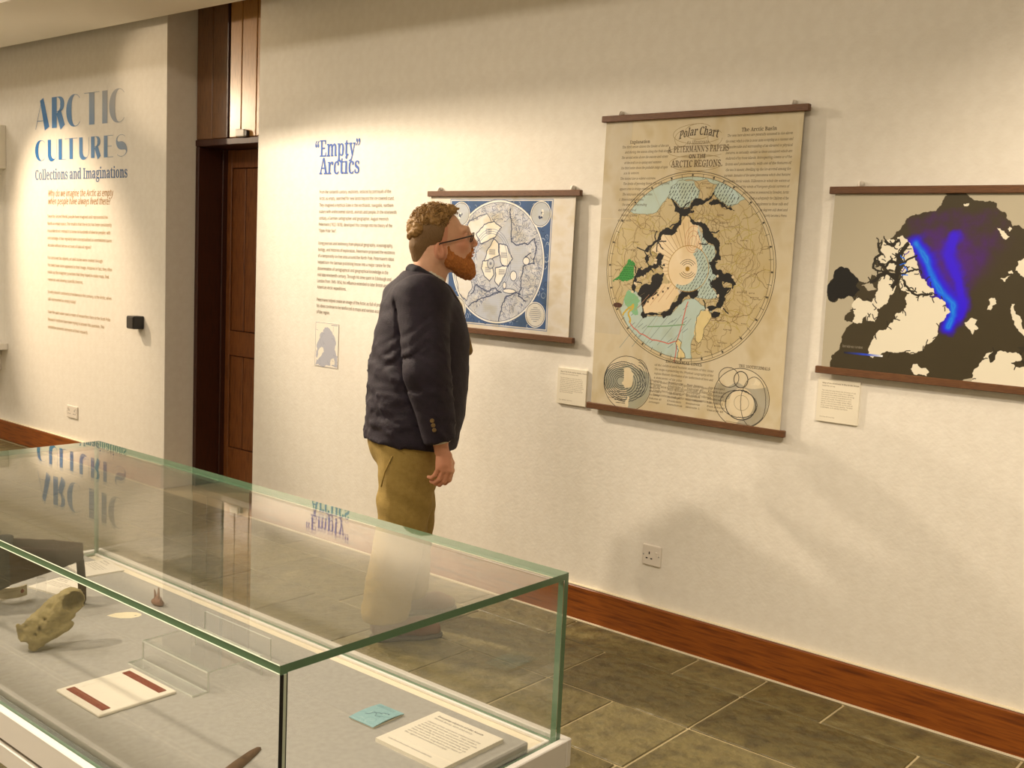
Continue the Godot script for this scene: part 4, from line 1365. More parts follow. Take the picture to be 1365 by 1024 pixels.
func pic_ice() -> Pic:
	var W := 1130
	var H := 806
	var land := c8(184, 176, 154)  # mainland greyed, islands lightened: uneven gloss put into the print colours
	var p := Pic.new(W, H, land)
	p.poly(outline("ocean", W, H, 0.16), c8(62, 54, 34))
	# the drifting ice field: colour by distance from its spine
	var S := outline("streak", W, H)
	var T := outline("lobe", W, H)
	var water := c8(62, 54, 34)
	var oc := outline("ocean", W, H)
	for y in range(60, 620, 3):
		for x in range(180, 860, 3):
			var q := Vector2(x, y)
			var d := 1e9
			for i in S.size() - 1: d = minf(d, q.distance_to(Geometry2D.get_closest_point_to_segment(q, S[i], S[i + 1])))
			var e := 1e9
			for i in T.size() - 1: e = minf(e, q.distance_to(Geometry2D.get_closest_point_to_segment(q, T[i], T[i + 1])))
			var n := noise_a.get_noise_2d(x * 0.012, y * 0.012)
			var v := clampf(1.0 - q.distance_to(Vector2(520, 350)) / 360.0 + n * 0.25, 0.0, 1.0) * clampf((x * 0.8 + 620 - y) / 240.0, 0.0, 1.0)
			var edge := clampf((900.0 - x - y * 0.9 + 160) / 160.0, 0.0, 1.0)
			var below := clampf((598.0 - y) / 40.0, 0.0, 1.0)
			var sx := 391.0 + (y - 216) * 0.61
			v *= clampf((x - sx + 30.0) / 50.0, 0.0, 1.0)
			var tx := 534.0 + (y - 260) * 0.17
			var mid := clampf((x - sx) / 16.0, 0.0, 1.0) * clampf((tx - x) / 26.0, 0.0, 1.0) * clampf((y - 330.0 - n * 40.0) / 60.0, 0.0, 1.0)
			var c := water.lerp(c8(74, 24, 130), smoothstep(0.0, 0.8, v * edge * below))
			c = c.lerp(c8(54, 0, 236), (1.0 - smoothstep(8.0, 46.0 + n * 26.0, e)) * below)
			c = c.lerp(c8(62, 4, 214), mid * (0.75 + n * 0.5) * below)
			c = c.lerp(c8(44, 0, 240), (1.0 - smoothstep(16.0, 60.0 + n * 26.0, d)))
			c = c.lerp(c8(0, 110, 255), 1.0 - smoothstep(4.0, 27.0 + n * 12.0, d))
			c = c.lerp(c8(40, 170, 255), (1.0 - smoothstep(0.0, 5.0, absf(d - 3.0 - n * 12.0))) * 0.45)
			if c != water and Geometry2D.is_point_in_polygon(q, oc): p.im.fill_rect(Rect2i(x, y, 3, 3), c)
	for key in ["greenland", "ellesmere", "banks", "victoria", "somerset", "boothia", "baffin", "melville", "newfoundland", "iceland", "svalbard", "franz", "novaya", "norway", "severnaya", "isle", "taimyr", "isleb", "islec", "wrangel"]:
		var G := outline(key, W, H)
		if key in ["victoria", "banks", "somerset", "baffin", "ellesmere", "boothia", "melville"]:
			var o := Vector2()
			for v in G: o += v
			o /= G.size()
			for i in G.size(): G[i] = o + (G[i] - o) * (1.14 if key in ["baffin", "ellesmere"] else 1.26)
		p.poly(ragged(G, 0.2, 3), c8(234, 228, 208) if not key in ["newfoundland", "melville", "boothia"] else land)
	p.poly(outline("hudson", W, H, 0.16), c8(8, 7, 6))
	for q in [[Vector2(52, 236), 14.0, 12.0], [Vector2(160, 240), 14.0, 10.0], [Vector2(110, 214), 9.0, 6.0]]: p.disc(q[0], q[1], q[2], land)
	# fjords and sounds cut into the islands
	for key in ["ellesmere", "baffin", "greenland", "norway", "victoria"]:
		var P := outline(key, W, H)
		for i in 16 if key != "greenland" else 26:
			var a: Vector2 = P[rng.randi() % P.size()]
			walk(p, a, rng.randi_range(2, 4), 7, 4, c8(40, 34, 22))
	for k in 9:
		var P := ragged(outline("chan%d" % (k + 1), W, H), 0.16, 3, false)
		p.path(P, [18.0, 11.0, 8.0, 14.0, 8.0, 8.0, 9.0, 11.0, 12.0][k], c8(34, 29, 18))
		for i in 5: walk(p, P[rng.randi() % P.size()], 4, 7, 5, c8(34, 29, 18))
	for i in 6: walk(p, Vector2(345 + i * 5, 270 + i * 18), 4, 7, 4, c8(0, 110, 255) if i % 3 else c8(60, 20, 170))
	p.poly(ragged(PackedVector2Array([Vector2(742, 690), Vector2(760, 660), Vector2(776, 664), Vector2(770, 700), Vector2(752, 716)]), 0.15, 2), c8(50, 44, 30))
	p.poly(ragged(PackedVector2Array([Vector2(850, 640), Vector2(930, 632), Vector2(960, 650), Vector2(900, 668)]), 0.15, 2), c8(50, 44, 30))
	# the scale bar
	for i in 46:
		p.im.fill_rect(Rect2i(104 + i * 4, 726, 4, 9), c8(28, 30, 50).lerp(c8(40, 70, 210), clampf(i / 22.0, 0, 1)).lerp(c8(240, 244, 250), clampf((i - 26) / 18.0, 0, 1)))
	pic_text(p, "Ice thickness in metres", "sans", 96, 706, 17, c8(170, 164, 150), 96)
	return p

# ------------------------------------------------------------------ small fittings on the walls
func socket(label: String, x: float, y: float, w: float, gangs: int) -> void:
	var o := thing("wall_socket", label, "socket", Vector3(x, y, 0.0))
	obj("plate", cbox(Vector3(w, 0.086, 0.010), 0.004, Vector3(0, 0.043, 0.005)), M.plastic_w, o)
	for g in gangs:
		var c := 0.0 if gangs == 1 else (-0.036 if g == 0 else 0.036)
		var st := start()
		for h in [[0.0, 0.012, 0.005, 0.011], [-0.011, -0.010, 0.009, 0.005], [0.011, -0.010, 0.009, 0.005]]:  # dark blocks stand in for the shade inside the holes
			add_cbox(st, Vector3(c - (0.009 if gangs == 1 else 0.0) + h[0], 0.040 + h[1], 0.0098), Vector3(h[2], h[3], 0.001), 0.0)
		var s := obj("pin_hole_shade", done(st), M.dark, o)
		s.set_meta("label", "three dark blocks painted as shaded pin holes")
		obj("switch", cbox(Vector3(0.009, 0.018, 0.005), 0.002, Vector3(c + (0.026 if gangs == 1 else (0.012 if g else -0.012)), 0.052 if gangs == 1 else 0.064, 0.011), Basis(Vector3.RIGHT, 0.15)), M.plastic_w, o)
	for sx in [-1, 1]:
		obj("screw", lathe(PackedVector2Array([Vector2(0, 0.0008), Vector2(0.0028, 0.0006), Vector2(0.003, 0)]), Transform3D(Basis(Vector3.RIGHT, PI / 2), Vector3(sx * w * 0.42, 0.043, 0.010)), 10), M.steel, o)

func label_page(w: int, h: int, head: Array, body: Array, foot: Array, ink: Color, paper: Color, u := 1.0) -> Pic:
	var p := Pic.new(w, h, paper)
	var y := h * 0.115
	for l in head:
		pic_text(p, l, "sansb" if l == head[0] else "sans", w * 0.1, y, h * 0.046 * u, ink)
		y += h * 0.062 * u
	y += h * 0.045
	for l in body:
		pic_text(p, l, "sans", w * 0.1, y, h * 0.040 * u, ink)
		y += h * 0.050 * u
	y = h * 0.90
	for l in foot:
		pic_text(p, l, "sans", w * 0.09, y, h * 0.036 * u, ink)
		y += h * 0.045
	return p

func build_fittings() -> void:
	socket("white single wall socket on the wall right of the glass case", -2.199, 0.312, 0.086, 1)
	socket("white double wall socket low on the wall below the title lettering", -6.885, 0.296, 0.146, 2)
	var c := thing("wall_sensor", "black cube sensor on the title wall near the door recess", "sensor", Vector3(-6.032, 0.977, 0.0))
	obj("housing", cbox(Vector3(0.082, 0.080, 0.072), 0.004, Vector3(0, 0.040, 0.036)), M.black_plastic, c)
	obj("front_cover", cbox(Vector3(0.072, 0.070, 0.006), 0.003, Vector3(0, 0.040, 0.074)), mat(c8(70, 66, 62), 0.4), c)
	var p1 := label_page(420, 420, ["Map of the Arctic and its islands, a facsimile", "Printed and coloured by hand"], ["The pole is shown as a black rock within a", "whirlpool, encircled by four islands that are", "parted by rivers running inward. The maker", "drew on travellers\u2019 tales and on older books", "for these lands; explorers later searched for", "them without success. The corners hold three", "islands and a title in a round frame. It was", "printed and coloured again many times over", "the century that followed."], ["Polar collection, map library"], c8(120, 104, 80), c8(232, 224, 204))
	var p2 := label_page(420, 420, ["Map of ice thickness in the Arctic Ocean", "Satellite survey"], ["The coloured area shows the thickness of sea", "ice as measured from space. The brightest", "blue marks the oldest and thickest ice along", "the northern coast of Greenland and the", "islands of Canada. The dark area is open", "water or thin ice of a single winter. Maps", "like this one are made each month and tell", "of an ocean that changes quickly. The land", "is left blank, as if nobody lived there."], ["Courtesy of the survey"], c8(120, 104, 80), c8(232, 224, 204))
	for k in 2:
		var m := mat(Color.WHITE, 0.7)
		m.albedo_texture = [p1, p2][k].tex()
		var o := thing("wall_label", ["white square text label on the wall between the blue map and the tall chart", "white square text label on the wall under the dark map"][k], "label", Vector3([-2.642, -1.478][k], [0.914, 0.993][k], 0.0))
		obj("board", sheet(0.152, 0.152, [0.010, 0.008][k], m, M.card), null, o)

func build_wall_case() -> void:
	var o := thing("wall_display_case", "white wall mounted display case at the far left edge beside the title", "display case", Vector3(-8.45, 0.68, 0.0))
	var w := 1.2
	obj("base_shelf", cbox(Vector3(w, 0.05, 0.36), 0.004, Vector3(0, 0.025, 0.18)), M.white, o)
	obj("top_housing", cbox(Vector3(w, 0.31, 0.36), 0.004, Vector3(0, 1.475, 0.18)), M.white_matt, o)
	var g := glass(c8(210, 225, 212), 0.02)
	obj("front_pane", cbox(Vector3(w - 0.012, 1.27, 0.008), 0.0, Vector3(0, 0.685, 0.352)), g, o)
	for s in [-1.0, 1.0]:
		obj("side_pane", cbox(Vector3(0.008, 1.27, 0.33), 0.0, Vector3(s * (w / 2 - 0.006), 0.685, 0.18)), g, o)
	for s in [-1.0, 1.0]:
		obj("bracket", cbox(Vector3(0.03, 0.16, 0.26), 0.004, Vector3(s * (w / 2 - 0.12), -0.08, 0.13)), M.white_matt, o)

# ------------------------------------------------------------------ the glass display case
const CX0 := -2.248
const CX1 := -0.897
const CZ0 := 2.343
const CZ1 := 2.869
const CY := 1.053
const GY := 0.790
const DECK := 0.807

func pane(parent: Node, lo: Vector3, hi: Vector3, flat_axis: int, face: Material, edge: Material, called := "glass_pane", arris := false) -> void:
	# clear faces, green polished edges
	var c := (lo + hi) * 0.5
	var st := start()
	var h := (hi - lo) * 0.5
	var se := start()
	for ax in 3:
		var u := (ax + 1) % 3
		var v := (ax + 2) % 3
		for sg in [-1.0, 1.0]:
			var pts := []
			for k in [[-1, -1], [1, -1], [1, 1], [-1, 1]]:
				var p := Vector3()
				p[ax] = sg * h[ax]
				p[u] = k[0] * h[u]
				p[v] = k[1] * h[v]
				pts.append(c + p)
			var n := Vector3()
			n[ax] = sg
			quad(st if ax == flat_axis else se, pts[0], pts[1], pts[2], pts[3], n)
	var g := obj(called, done(st), face, parent)
	var e := obj("polished_edge", done(se), edge, g)
	if edge == M.glass_edge:
		e.set_meta("label", "green polished glass edge")
	if arris:
		# pale strips painted in for the glint along the front long edges
		var sa := start()
		for sy in [-1.0, 1.0]:
			add_cbox(sa, c + Vector3(0, sy * h.y, h.z), Vector3(h.x * 2.0, 0.0013, 0.0013), 0.0, Basis(Vector3.RIGHT, PI / 4))
		obj("painted_glint", done(sa), M.arris, g)

func build_case() -> void:
	var o := thing("display_case", "long glass topped display case with white frame in the foreground", "display case")
	var t := 0.010
	pane(o, Vector3(CX0, CY - t, CZ0), Vector3(CX1, CY, CZ1), 1, M.glass, M.glass_edge, "glass_pane", true)
	pane(o, Vector3(CX0, GY, CZ0), Vector3(CX1, CY - t, CZ0 + t), 2, M.glass, M.glass_edge)
	pane(o, Vector3(CX0, GY, CZ1 - t), Vector3(CX1, CY - t, CZ1), 2, M.glass, M.glass_edge)
	pane(o, Vector3(CX0, GY, CZ0 + t + 0.001), Vector3(CX0 + t, CY - t, CZ1 - t - 0.001), 0, M.glass, M.glass_edge)
	pane(o, Vector3(CX1 - t, GY, CZ0 + t + 0.001), Vector3(CX1, CY - t, CZ1 - t - 0.001), 0, M.glass, M.glass_edge)
	# dark sealing strip at the front corner and along the foot of the glass
	for q in [[0.0, 0.0046, M.gasket], [0.0046, 0.0086, M.arris], [0.0086, 0.0100, M.gasket]]:
		obj("corner_seal", span(Vector3(CX1 + 0.0002, GY, CZ1 - q[1]), Vector3(CX1 + 0.0010, CY - t - 0.001, CZ1 - q[0])), q[2], o)
	obj("foot_seal", span(Vector3(CX0 + 0.003, GY - 0.001, CZ1 - t - 0.0016), Vector3(CX1 - 0.003, GY + 0.006, CZ1 - t - 0.0002)), M.gasket, o)
	# white frame: two bands with a groove between them
	var x0 := CX0 - 0.013
	var x1 := CX1 + 0.013
	var z0 := CZ0 - 0.013
	var z1 := CZ1 + 0.013
	for b in [[0.752, 0.7965, 0.0], [0.744, 0.752, 0.006], [0.712, 0.744, 0.0]]:
		var st := start()
		var q: float = b[2]
		var w := 0.012
		add_cbox(st, Vector3((x0 + x1) / 2, (b[0] + b[1]) / 2, z1 - q - w / 2), Vector3(x1 - x0 - q * 2, b[1] - b[0], w), 0.0015 if q == 0.0 else 0.0)
		add_cbox(st, Vector3((x0 + x1) / 2, (b[0] + b[1]) / 2, z0 + q + w / 2), Vector3(x1 - x0 - q * 2, b[1] - b[0], w), 0.0015 if q == 0.0 else 0.0)
		add_cbox(st, Vector3(x1 - q - w / 2, (b[0] + b[1]) / 2, (z0 + z1) / 2), Vector3(w, b[1] - b[0], z1 - z0 - q * 2 - w * 2), 0.0015 if q == 0.0 else 0.0)
		add_cbox(st, Vector3(x0 + q + w / 2, (b[0] + b[1]) / 2, (z0 + z1) / 2), Vector3(w, b[1] - b[0], z1 - z0 - q * 2 - w * 2), 0.0015 if q == 0.0 else 0.0)
		obj("frame_band" if q == 0.0 else "frame_groove", done(st), M.white if q == 0.0 else mat(c8(120, 112, 100), 0.7), o)
	obj("base_board", span(Vector3(x0 + 0.013, 0.735, z0 + 0.013), Vector3(x1 - 0.013, 0.787, z1 - 0.013)), M.cream, o)
	obj("glazing_bead", span(Vector3(CX0 + t + 0.001, 0.787, CZ0 + t + 0.001), Vector3(CX1 - t - 0.001, 0.793, CZ0 + t + 0.006), 0.001), M.white, o)
	obj("glazing_bead", span(Vector3(CX1 - t - 0.006, 0.787, CZ0 + t + 0.007), Vector3(CX1 - t - 0.001, 0.793, CZ1 - t - 0.007), 0.001), M.white, o)
	obj("display_board", span(Vector3(CX0 + 0.018, 0.787, 2.405), Vector3(-0.905 - 0.003, DECK, CZ1 - 0.014), 0.002), M.deck, o)
	for x in [x0 + 0.09, x1 - 0.09]:
		for z in [z0 + 0.06, z1 - 0.06]:
			obj("leg", span(Vector3(x - 0.02, 0.0, z - 0.02), Vector3(x + 0.02, 0.735, z + 0.02), 0.003), M.white, o)

func poly_slab(P: PackedVector2Array, y0: float, y1: float) -> ArrayMesh:
	# outline in x and z, pulled up from y0 to y1
	return prism(P, -y1, -y0, Transform3D(Basis(Vector3.RIGHT, PI / 2), Vector3.ZERO))

func build_contents() -> void:
	# mount card with two strips
	var m := thing("mount_card", "square cream card with two red-brown strips lying in the case", "card", Vector3(-1.468, DECK, 2.739))
	obj("card", cbox(Vector3(0.130, 0.005, 0.129), 0.0012, Vector3(0, 0.0025, 0)), M.card, m)
	var tape := mat(c8(128, 52, 30), 0.8)
	for z in [0.047, -0.047]:
		obj("strip", cbox(Vector3(0.108, 0.0012, 0.013), 0.0, Vector3(0, 0.0055, z)), tape, m)
	# text label card
	var body := ["Objects of this kind were traded across the", "Arctic for hundreds of years. Their makers", "worked bone, ivory, wood and skin into tools", "for hunting, travel and the home, and into", "models made for visitors to take away with", "them. Each tells of people who knew the ice", "and the land well, long before any maps of", "the region were printed in Europe."]
	var pg := label_page(520, 520, ["Everyday objects of the North", "Wood, bone, skin and ivory"], body, ["Lent from the polar museum collection"], c8(60, 52, 42), c8(236, 230, 212), 1.05)
	var lm := mat(Color.WHITE, 0.7)
	lm.albedo_texture = pg.tex()
	var l := thing("label_card", "cream text label card at the right end of the case", "label", Vector3(-0.9985, DECK, 2.564))
	var b := obj("card", sheet(0.132, 0.130, 0.006, lm, M.card), null, l)
	b.rotation.x = -PI / 2
	# blue booklet
	var bp := Pic.new(260, 260, c8(146, 186, 190))
	for i in 26: walk(bp, Vector2(rng.randf_range(10, 250), rng.randf_range(10, 250)), 8, 12, 3, [c8(110, 156, 166), c8(176, 206, 204)][i % 2])
	bp.path(ragged(PackedVector2Array([Vector2(60, 170), Vector2(130, 110), Vector2(210, 90)]), 0.3, 3, false), 9, c8(84, 118, 128))
	bp.path(ragged(PackedVector2Array([Vector2(90, 120), Vector2(160, 150), Vector2(200, 130)]), 0.3, 3, false), 6, c8(90, 126, 134))
	for y in [24, 38]: bp.line(Vector2(20, y), Vector2(200, y), 4, c8(100, 140, 148))
	var bm := mat(Color.WHITE, 0.6)
	bm.albedo_texture = bp.tex()
	var bl := thing("booklet", "small pale blue printed booklet beside the text label card", "booklet", Vector3(-1.122, DECK, 2.541), 0.03)
	var cv := obj("cover", sheet(0.052, 0.066, 0.0012, bm, mat(c8(150, 186, 190), 0.6), 0.002), null, bl, Vector3(0, 0.0026, 0))
	cv.rotation.x = -PI / 2
	obj("pages", cbox(Vector3(0.051, 0.0024, 0.064), 0.0005, Vector3(0, 0.0013, -0.033)), M.paper, bl)
	# clear riser
	var r := thing("riser", "low clear acrylic riser standing in the middle of the case", "stand", Vector3(-1.468, DECK, 2.598))
	var pw := 0.19
	for q in [["top_plate", Vector3(pw, 0.003, 0.105), Vector3(0, 0.033, -0.012), 1], ["leg_plate", Vector3(pw, 0.0315, 0.003), Vector3(0, 0.01575, 0.039), 2], ["leg_plate", Vector3(pw, 0.0315, 0.003), Vector3(0, 0.01575, -0.063), 2], ["foot_plate", Vector3(pw, 0.003, 0.026), Vector3(0, 0.0016, 0.054), 1], ["back_plate", Vector3(pw, 0.052, 0.003), Vector3(-0.012, 0.026, -0.090), 2]]:
		pane(r, q[2] - q[1] * 0.5, q[2] + q[1] * 0.5, q[3], M.perspex, M.perspex_edge, q[0])
	# brown pointed tool at the front
	var sp := thing("wooden_tool", "brown pointed wooden tool at the front of the case", "tool", Vector3(-1.150, DECK, 2.724), 0.0)
	var dir := Vector3(0.024, 0, 0.058).normalized()
	var side := Vector3(-dir.z, 0, dir.x)
	var st := start()
	var prof := [[-0.034, 0.001], [-0.029, 0.0045], [-0.012, 0.0072], [0.02, 0.0092], [0.06, 0.0100], [0.10, 0.0095]]
	for i in prof.size() - 1:
		for k in 10:
			var a0 := PI * k / 10.0
			var a1 := PI * (k + 1) / 10.0
			var pt := func(q: Array, a: float) -> Vector3: return dir * q[0] + side * cos(a) * q[1] + Vector3(0, sin(a) * q[1] * 0.7 + 0.0005, 0)
			st.set_smooth_group(0)
			quad(st, pt.call(prof[i], a0), pt.call(prof[i], a1), pt.call(prof[i + 1], a1), pt.call(prof[i + 1], a0), Vector3(0, sin((a0 + a1) / 2), 0) + side * cos((a0 + a1) / 2))
	st.set_smooth_group(-1)
	obj("shaft", done(st), tri_mat(noise_tex(77, 0.03, 256, [c8(54, 34, 20), c8(98, 68, 40), c8(70, 46, 26)], 3), Vector3(20, 60, 20), 0.7, false), sp)
	# pale pierced blade
	var lf := thing("bone_plaque", "pale leaf shaped piece of bone with a drilled hole", "bone", Vector3(-1.779, DECK, 2.546), atan2(0.044, 0.039))
	var bc := CSGCombiner3D.new()
	bc.name = "body"
	var pgn := CSGPolygon3D.new()
	pgn.name = "outline"
	pgn.polygon = PackedVector2Array([Vector2(-0.033, 0.000), Vector2(-0.020, 0.014), Vector2(0.000, 0.020), Vector2(0.016, 0.018), Vector2(0.026, 0.011), Vector2(0.030, 0.003), Vector2(0.026, -0.007), Vector2(0.014, -0.015), Vector2(-0.006, -0.015), Vector2(-0.022, -0.008)])
	pgn.depth = 0.006
	pgn.rotation.x = -PI / 2
	pgn.position.y = 0.0002
	bc.add_child(pgn)
	var hole := CSGCylinder3D.new()
	hole.name = "hole"
	hole.operation = CSGShape3D.OPERATION_SUBTRACTION
	hole.radius = 0.0026
	hole.height = 0.03
	hole.position = Vector3(0.019, 0, 0.0)
	bc.add_child(hole)
	bc.material_override = mat(c8(240, 230, 196), 0.6)
	lf.add_child(bc)
	# carved figure of twigs
	var tw := thing("carved_figure", "tiny reddish carved figure with upright points at the back of the case", "carving", Vector3(-1.792, DECK, 2.470))
	var fig := func(p: Vector3) -> float:
		var d := ell(p, Vector3(0, 0.006, 0), Vector3(0.018, 0.007, 0.009))
		d = smin(d, cap(p, Vector3(-0.004, 0.006, 0), Vector3(-0.008, 0.030, 0.002), 0.004, 0.0016), 0.004)
		d = smin(d, cap(p, Vector3(0.003, 0.006, 0), Vector3(-0.001, 0.034, -0.003), 0.004, 0.0016), 0.004)
		d = smin(d, cap(p, Vector3(0.012, 0.006, 0), Vector3(0.018, 0.020, 0.004), 0.004, 0.0018), 0.004)
		return d
	obj("body", net_mesh([nets(fig, Vector3(-0.026, -0.002, -0.016), Vector3(0.028, 0.04, 0.016), 0.0018)]), mat(c8(132, 92, 70), 0.7), tw)
	M.bone = tri_mat(noise_tex(78, 0.02, 256, [c8(110, 98, 58), c8(158, 144, 94), c8(138, 124, 78), c8(172, 158, 110)], 4), Vector3(9, 9, 9), 0.75, false)
	# bone fragment
	var bn := thing("bone_fragment", "weathered bone skull fragment with a round hollow, standing in the case", "bone", Vector3(-1.72, DECK + 0.001, 2.745), deg_to_rad(64.4))
	var bone := func(p: Vector3) -> float:
		var d := cap(p, Vector3(-0.006, 0.030, -0.006), Vector3(0.036, 0.068, -0.006), 0.021, 0.023)
		d = smax(d, (p - Vector3(0.015, 0.050, 0.012)).dot(Vector3(-0.40, 0.45, 0.80)) - 0.006, 0.004)
		d = smin(d, ell(p, Vector3(0.055, 0.082, -0.002), Vector3(0.023, 0.022, 0.024)), 0.006)
		d = smin(d, cap(p, Vector3(0.006, 0.020, 0.006), Vector3(0.052, 0.040, 0.004), 0.013, 0.008), 0.006)
		d = smin(d, cap(p, Vector3(0.034, 0.046, 0.002), Vector3(0.056, 0.056, 0.004), 0.008, 0.006), 0.004)
		d = smin(d, cap(p, Vector3(-0.018, 0.030, 0.0), Vector3(-0.028, 0.047, 0.004), 0.009, 0.0045), 0.004)
		d = smin(d, cap(p, Vector3(-0.022, 0.044, 0.002), Vector3(-0.010, 0.052, 0.002), 0.004, 0.005), 0.003)
		d = smin(d, cap(p, Vector3(-0.012, 0.022, 0.002), Vector3(-0.003, 0.006, 0.006), 0.012, 0.006), 0.005)
		d = smin(d, cap(p, Vector3(0.002, 0.020, -0.018), Vector3(0.004, 0.004, -0.020), 0.010, 0.006), 0.006)
		d += noise_a.get_noise_3dv(p * 55.0) * 0.0028 + noise_b.get_noise_3dv(p * 170.0) * 0.0012
		d = smax(d, -ell(p, Vector3(0.060, 0.082, 0.016), Vector3(0.0185, 0.0180, 0.036)), 0.0015)
		d = smax(d, -cap(p, Vector3(0.022, 0.046, 0.024), Vector3(0.052, 0.058, 0.020), 0.007, 0.010), 0.0015)
		d = smax(d, -ell(p, Vector3(0.006, 0.040, 0.018), Vector3(0.0032, 0.007, 0.012)), 0.001)
		d = smax(d, -ell(p, Vector3(0.014, 0.056, 0.018), Vector3(0.0028, 0.0035, 0.012)), 0.001)
		d = smax(d, -ell(p, Vector3(-0.001, 0.032, 0.018), Vector3(0.0024, 0.003, 0.012)), 0.001)
		d = smax(d, -ell(p, Vector3(-0.018, 0.012, 0.004), Vector3(0.007, 0.008, 0.03)), 0.001)
		return d
	obj("bone", net_mesh([nets(bone, Vector3(-0.045, -0.004, -0.045), Vector3(0.088, 0.115, 0.045), 0.0021)]), M.bone, bn)
	# model boat
	var bo := thing("model_boat", "dark model boat with a brown wooden hull at the left end of the case", "model boat", Vector3(-1.887, DECK, 2.570), deg_to_rad(62.0))
	var hullm := tri_mat(noise_tex(79, 0.03, 256, [c8(28, 13, 9), c8(54, 27, 17), c8(40, 20, 13)], 3), Vector3(12, 40, 12), 0.6, false)
	hullm.metallic_specular = 0.2
	var hull := func(p: Vector3) -> float:
		var k := 0.060 + 0.030 * clampf((p.x + 0.10) / 0.10, -0.8, 1.0)
		var top := 0.132 - 0.010 * sin((p.x + 0.12) * 12.0)
		var d := maxf(k - p.y, p.y - top)
		var half := 0.036 * sqrt(clampf((p.y - k + 0.02) / 0.07, 0.05, 1.0)) * sqrt(clampf(-(p.x - 0.004) / 0.05, 0.05, 1.0))
		d = smax(d, absf(p.z) - half, 0.008)
		d = smax(d, absf(p.x + 0.118) - 0.118, 0.006)
		d = smax(d, -(maxf(absf(p.z) - half + 0.007, top - 0.02 - p.y)), 0.003)
		return d * 0.8
	obj("hull", net_mesh([nets(hull, Vector3(-0.25, 0.02, -0.05), Vector3(0.012, 0.15, 0.05), 0.004)]), hullm, bo)
	var cover := func(p: Vector3) -> float:
		var k := 0.058 + 0.030 * clampf((p.x + 0.10) / 0.10, -0.8, 1.0)
		var d := maxf(k - p.y, p.y - 0.139)
		d = smax(d, absf(p.z) - 0.039 * sqrt(clampf((p.y - k + 0.02) / 0.07, 0.05, 1.0)), 0.008)
		d = smax(d, absf(p.x + 0.195) - 0.070, 0.008)
		return (d + noise_a.get_noise_3dv(p * 50.0) * 0.002) * 0.8
	obj("skin_cover", net_mesh([nets(cover, Vector3(-0.27, 0.02, -0.055), Vector3(-0.115, 0.15, 0.055), 0.005)]), mat(c8(20, 23, 26), 0.8), bo)
	obj("stern_post", prism(PackedVector2Array([Vector2(-0.014, 0.09), Vector2(0.0, 0.09), Vector2(0.004, 0.045), Vector2(0.004, 0.012), Vector2(0.0, 0.002), Vector2(-0.006, 0.0), Vector2(-0.010, 0.02)]), -0.008, 0.008), hullm, bo)
	for x in [-0.17, -0.075]:
		obj("clear_prop", cbox(Vector3(0.018, 0.062, 0.03), 0.001, Vector3(x, 0.0312, 0.0)), M.perspex, bo)
	# cards under the boat
	var spots := [[Vector3(-2.085, DECK, 2.440), 0.10, 0.085, -0.12, "white label card behind the model boat, nearest the back glass"], [Vector3(-2.02, DECK, 2.555), 0.085, 0.075, 0.2, "white label card under the model boat"], [Vector3(-2.06, DECK, 2.672), 0.10, 0.085, 0.05, "white label card at the left end in front of the model boat"]]
	for s in spots:
		var pg2 := label_page(300, 250, ["Model boat", "Wood and skin"], ["Made to be carried away by a", "visitor, this small boat shows", "how the full sized craft were", "built from wood and hide."], [], c8(110, 100, 84), c8(238, 232, 216), 1.5)
		var mm := mat(Color.WHITE, 0.7)
		mm.albedo_texture = pg2.tex()
		var o := thing("label_card", s[4], "label", s[0], s[3])
		var q := obj("card", sheet(s[1], s[2], 0.003, mm, M.card), null, o, Vector3(0, 0, s[2] / 2))
		q.rotation.x = -PI / 2
	# curved pale goggles with a red dot
	var gg := thing("snow_goggles", "curved pale bone goggles with a small red dot, beside the bone fragment", "goggles", Vector3(-1.985, DECK + 0.010, 2.668), deg_to_rad(64.0))
	var sg := start()
	for i in 14:
		var a0 := lerpf(-1.1, 1.1, i / 14.0)
		var a1 := lerpf(-1.1, 1.1, (i + 1) / 14.0)
		var hh := 0.012
		for w in [[0.034, 1.0], [0.030, -1.0]]:
			quad(sg, Vector3(sin(a0) * w[0], 0, cos(a0) * w[0] - 0.03), Vector3(sin(a1) * w[0], 0, cos(a1) * w[0] - 0.03), Vector3(sin(a1) * w[0], hh * 1.7, cos(a1) * w[0] - 0.03), Vector3(sin(a0) * w[0], hh * 1.7, cos(a0) * w[0] - 0.03), Vector3(sin(a0), 0, cos(a0)) * w[1])
		for y in [0.0, hh * 1.7]:
			quad(sg, Vector3(sin(a0) * 0.034, y, cos(a0) * 0.034 - 0.03), Vector3(sin(a1) * 0.034, y, cos(a1) * 0.034 - 0.03), Vector3(sin(a1) * 0.030, y, cos(a1) * 0.030 - 0.03), Vector3(sin(a0) * 0.030, y, cos(a0) * 0.030 - 0.03), Vector3(0, y - 0.005, 0))
	obj("band", done(sg), mat(c8(190, 176, 138), 0.6), gg)
	obj("red_dot", lathe(PackedVector2Array([Vector2(0, 0.002), Vector2(0.003, 0.0015), Vector2(0.004, 0)]), Transform3D(Basis(Vector3.UP, 0.7) * Basis(Vector3.RIGHT, PI / 2), Vector3(sin(0.7) * 0.034, 0.011, cos(0.7) * 0.034 - 0.03)), 12), mat(c8(150, 50, 30), 0.5), gg)
	for x in [-0.018, 0.02]:
		obj("clear_prop", cbox(Vector3(0.006, 0.011, 0.006), 0.0, Vector3(x, -0.0045, -0.006)), M.perspex, gg)

# ------------------------------------------------------------------ the visitor
# local axes: x is where he faces, y up, z his right side

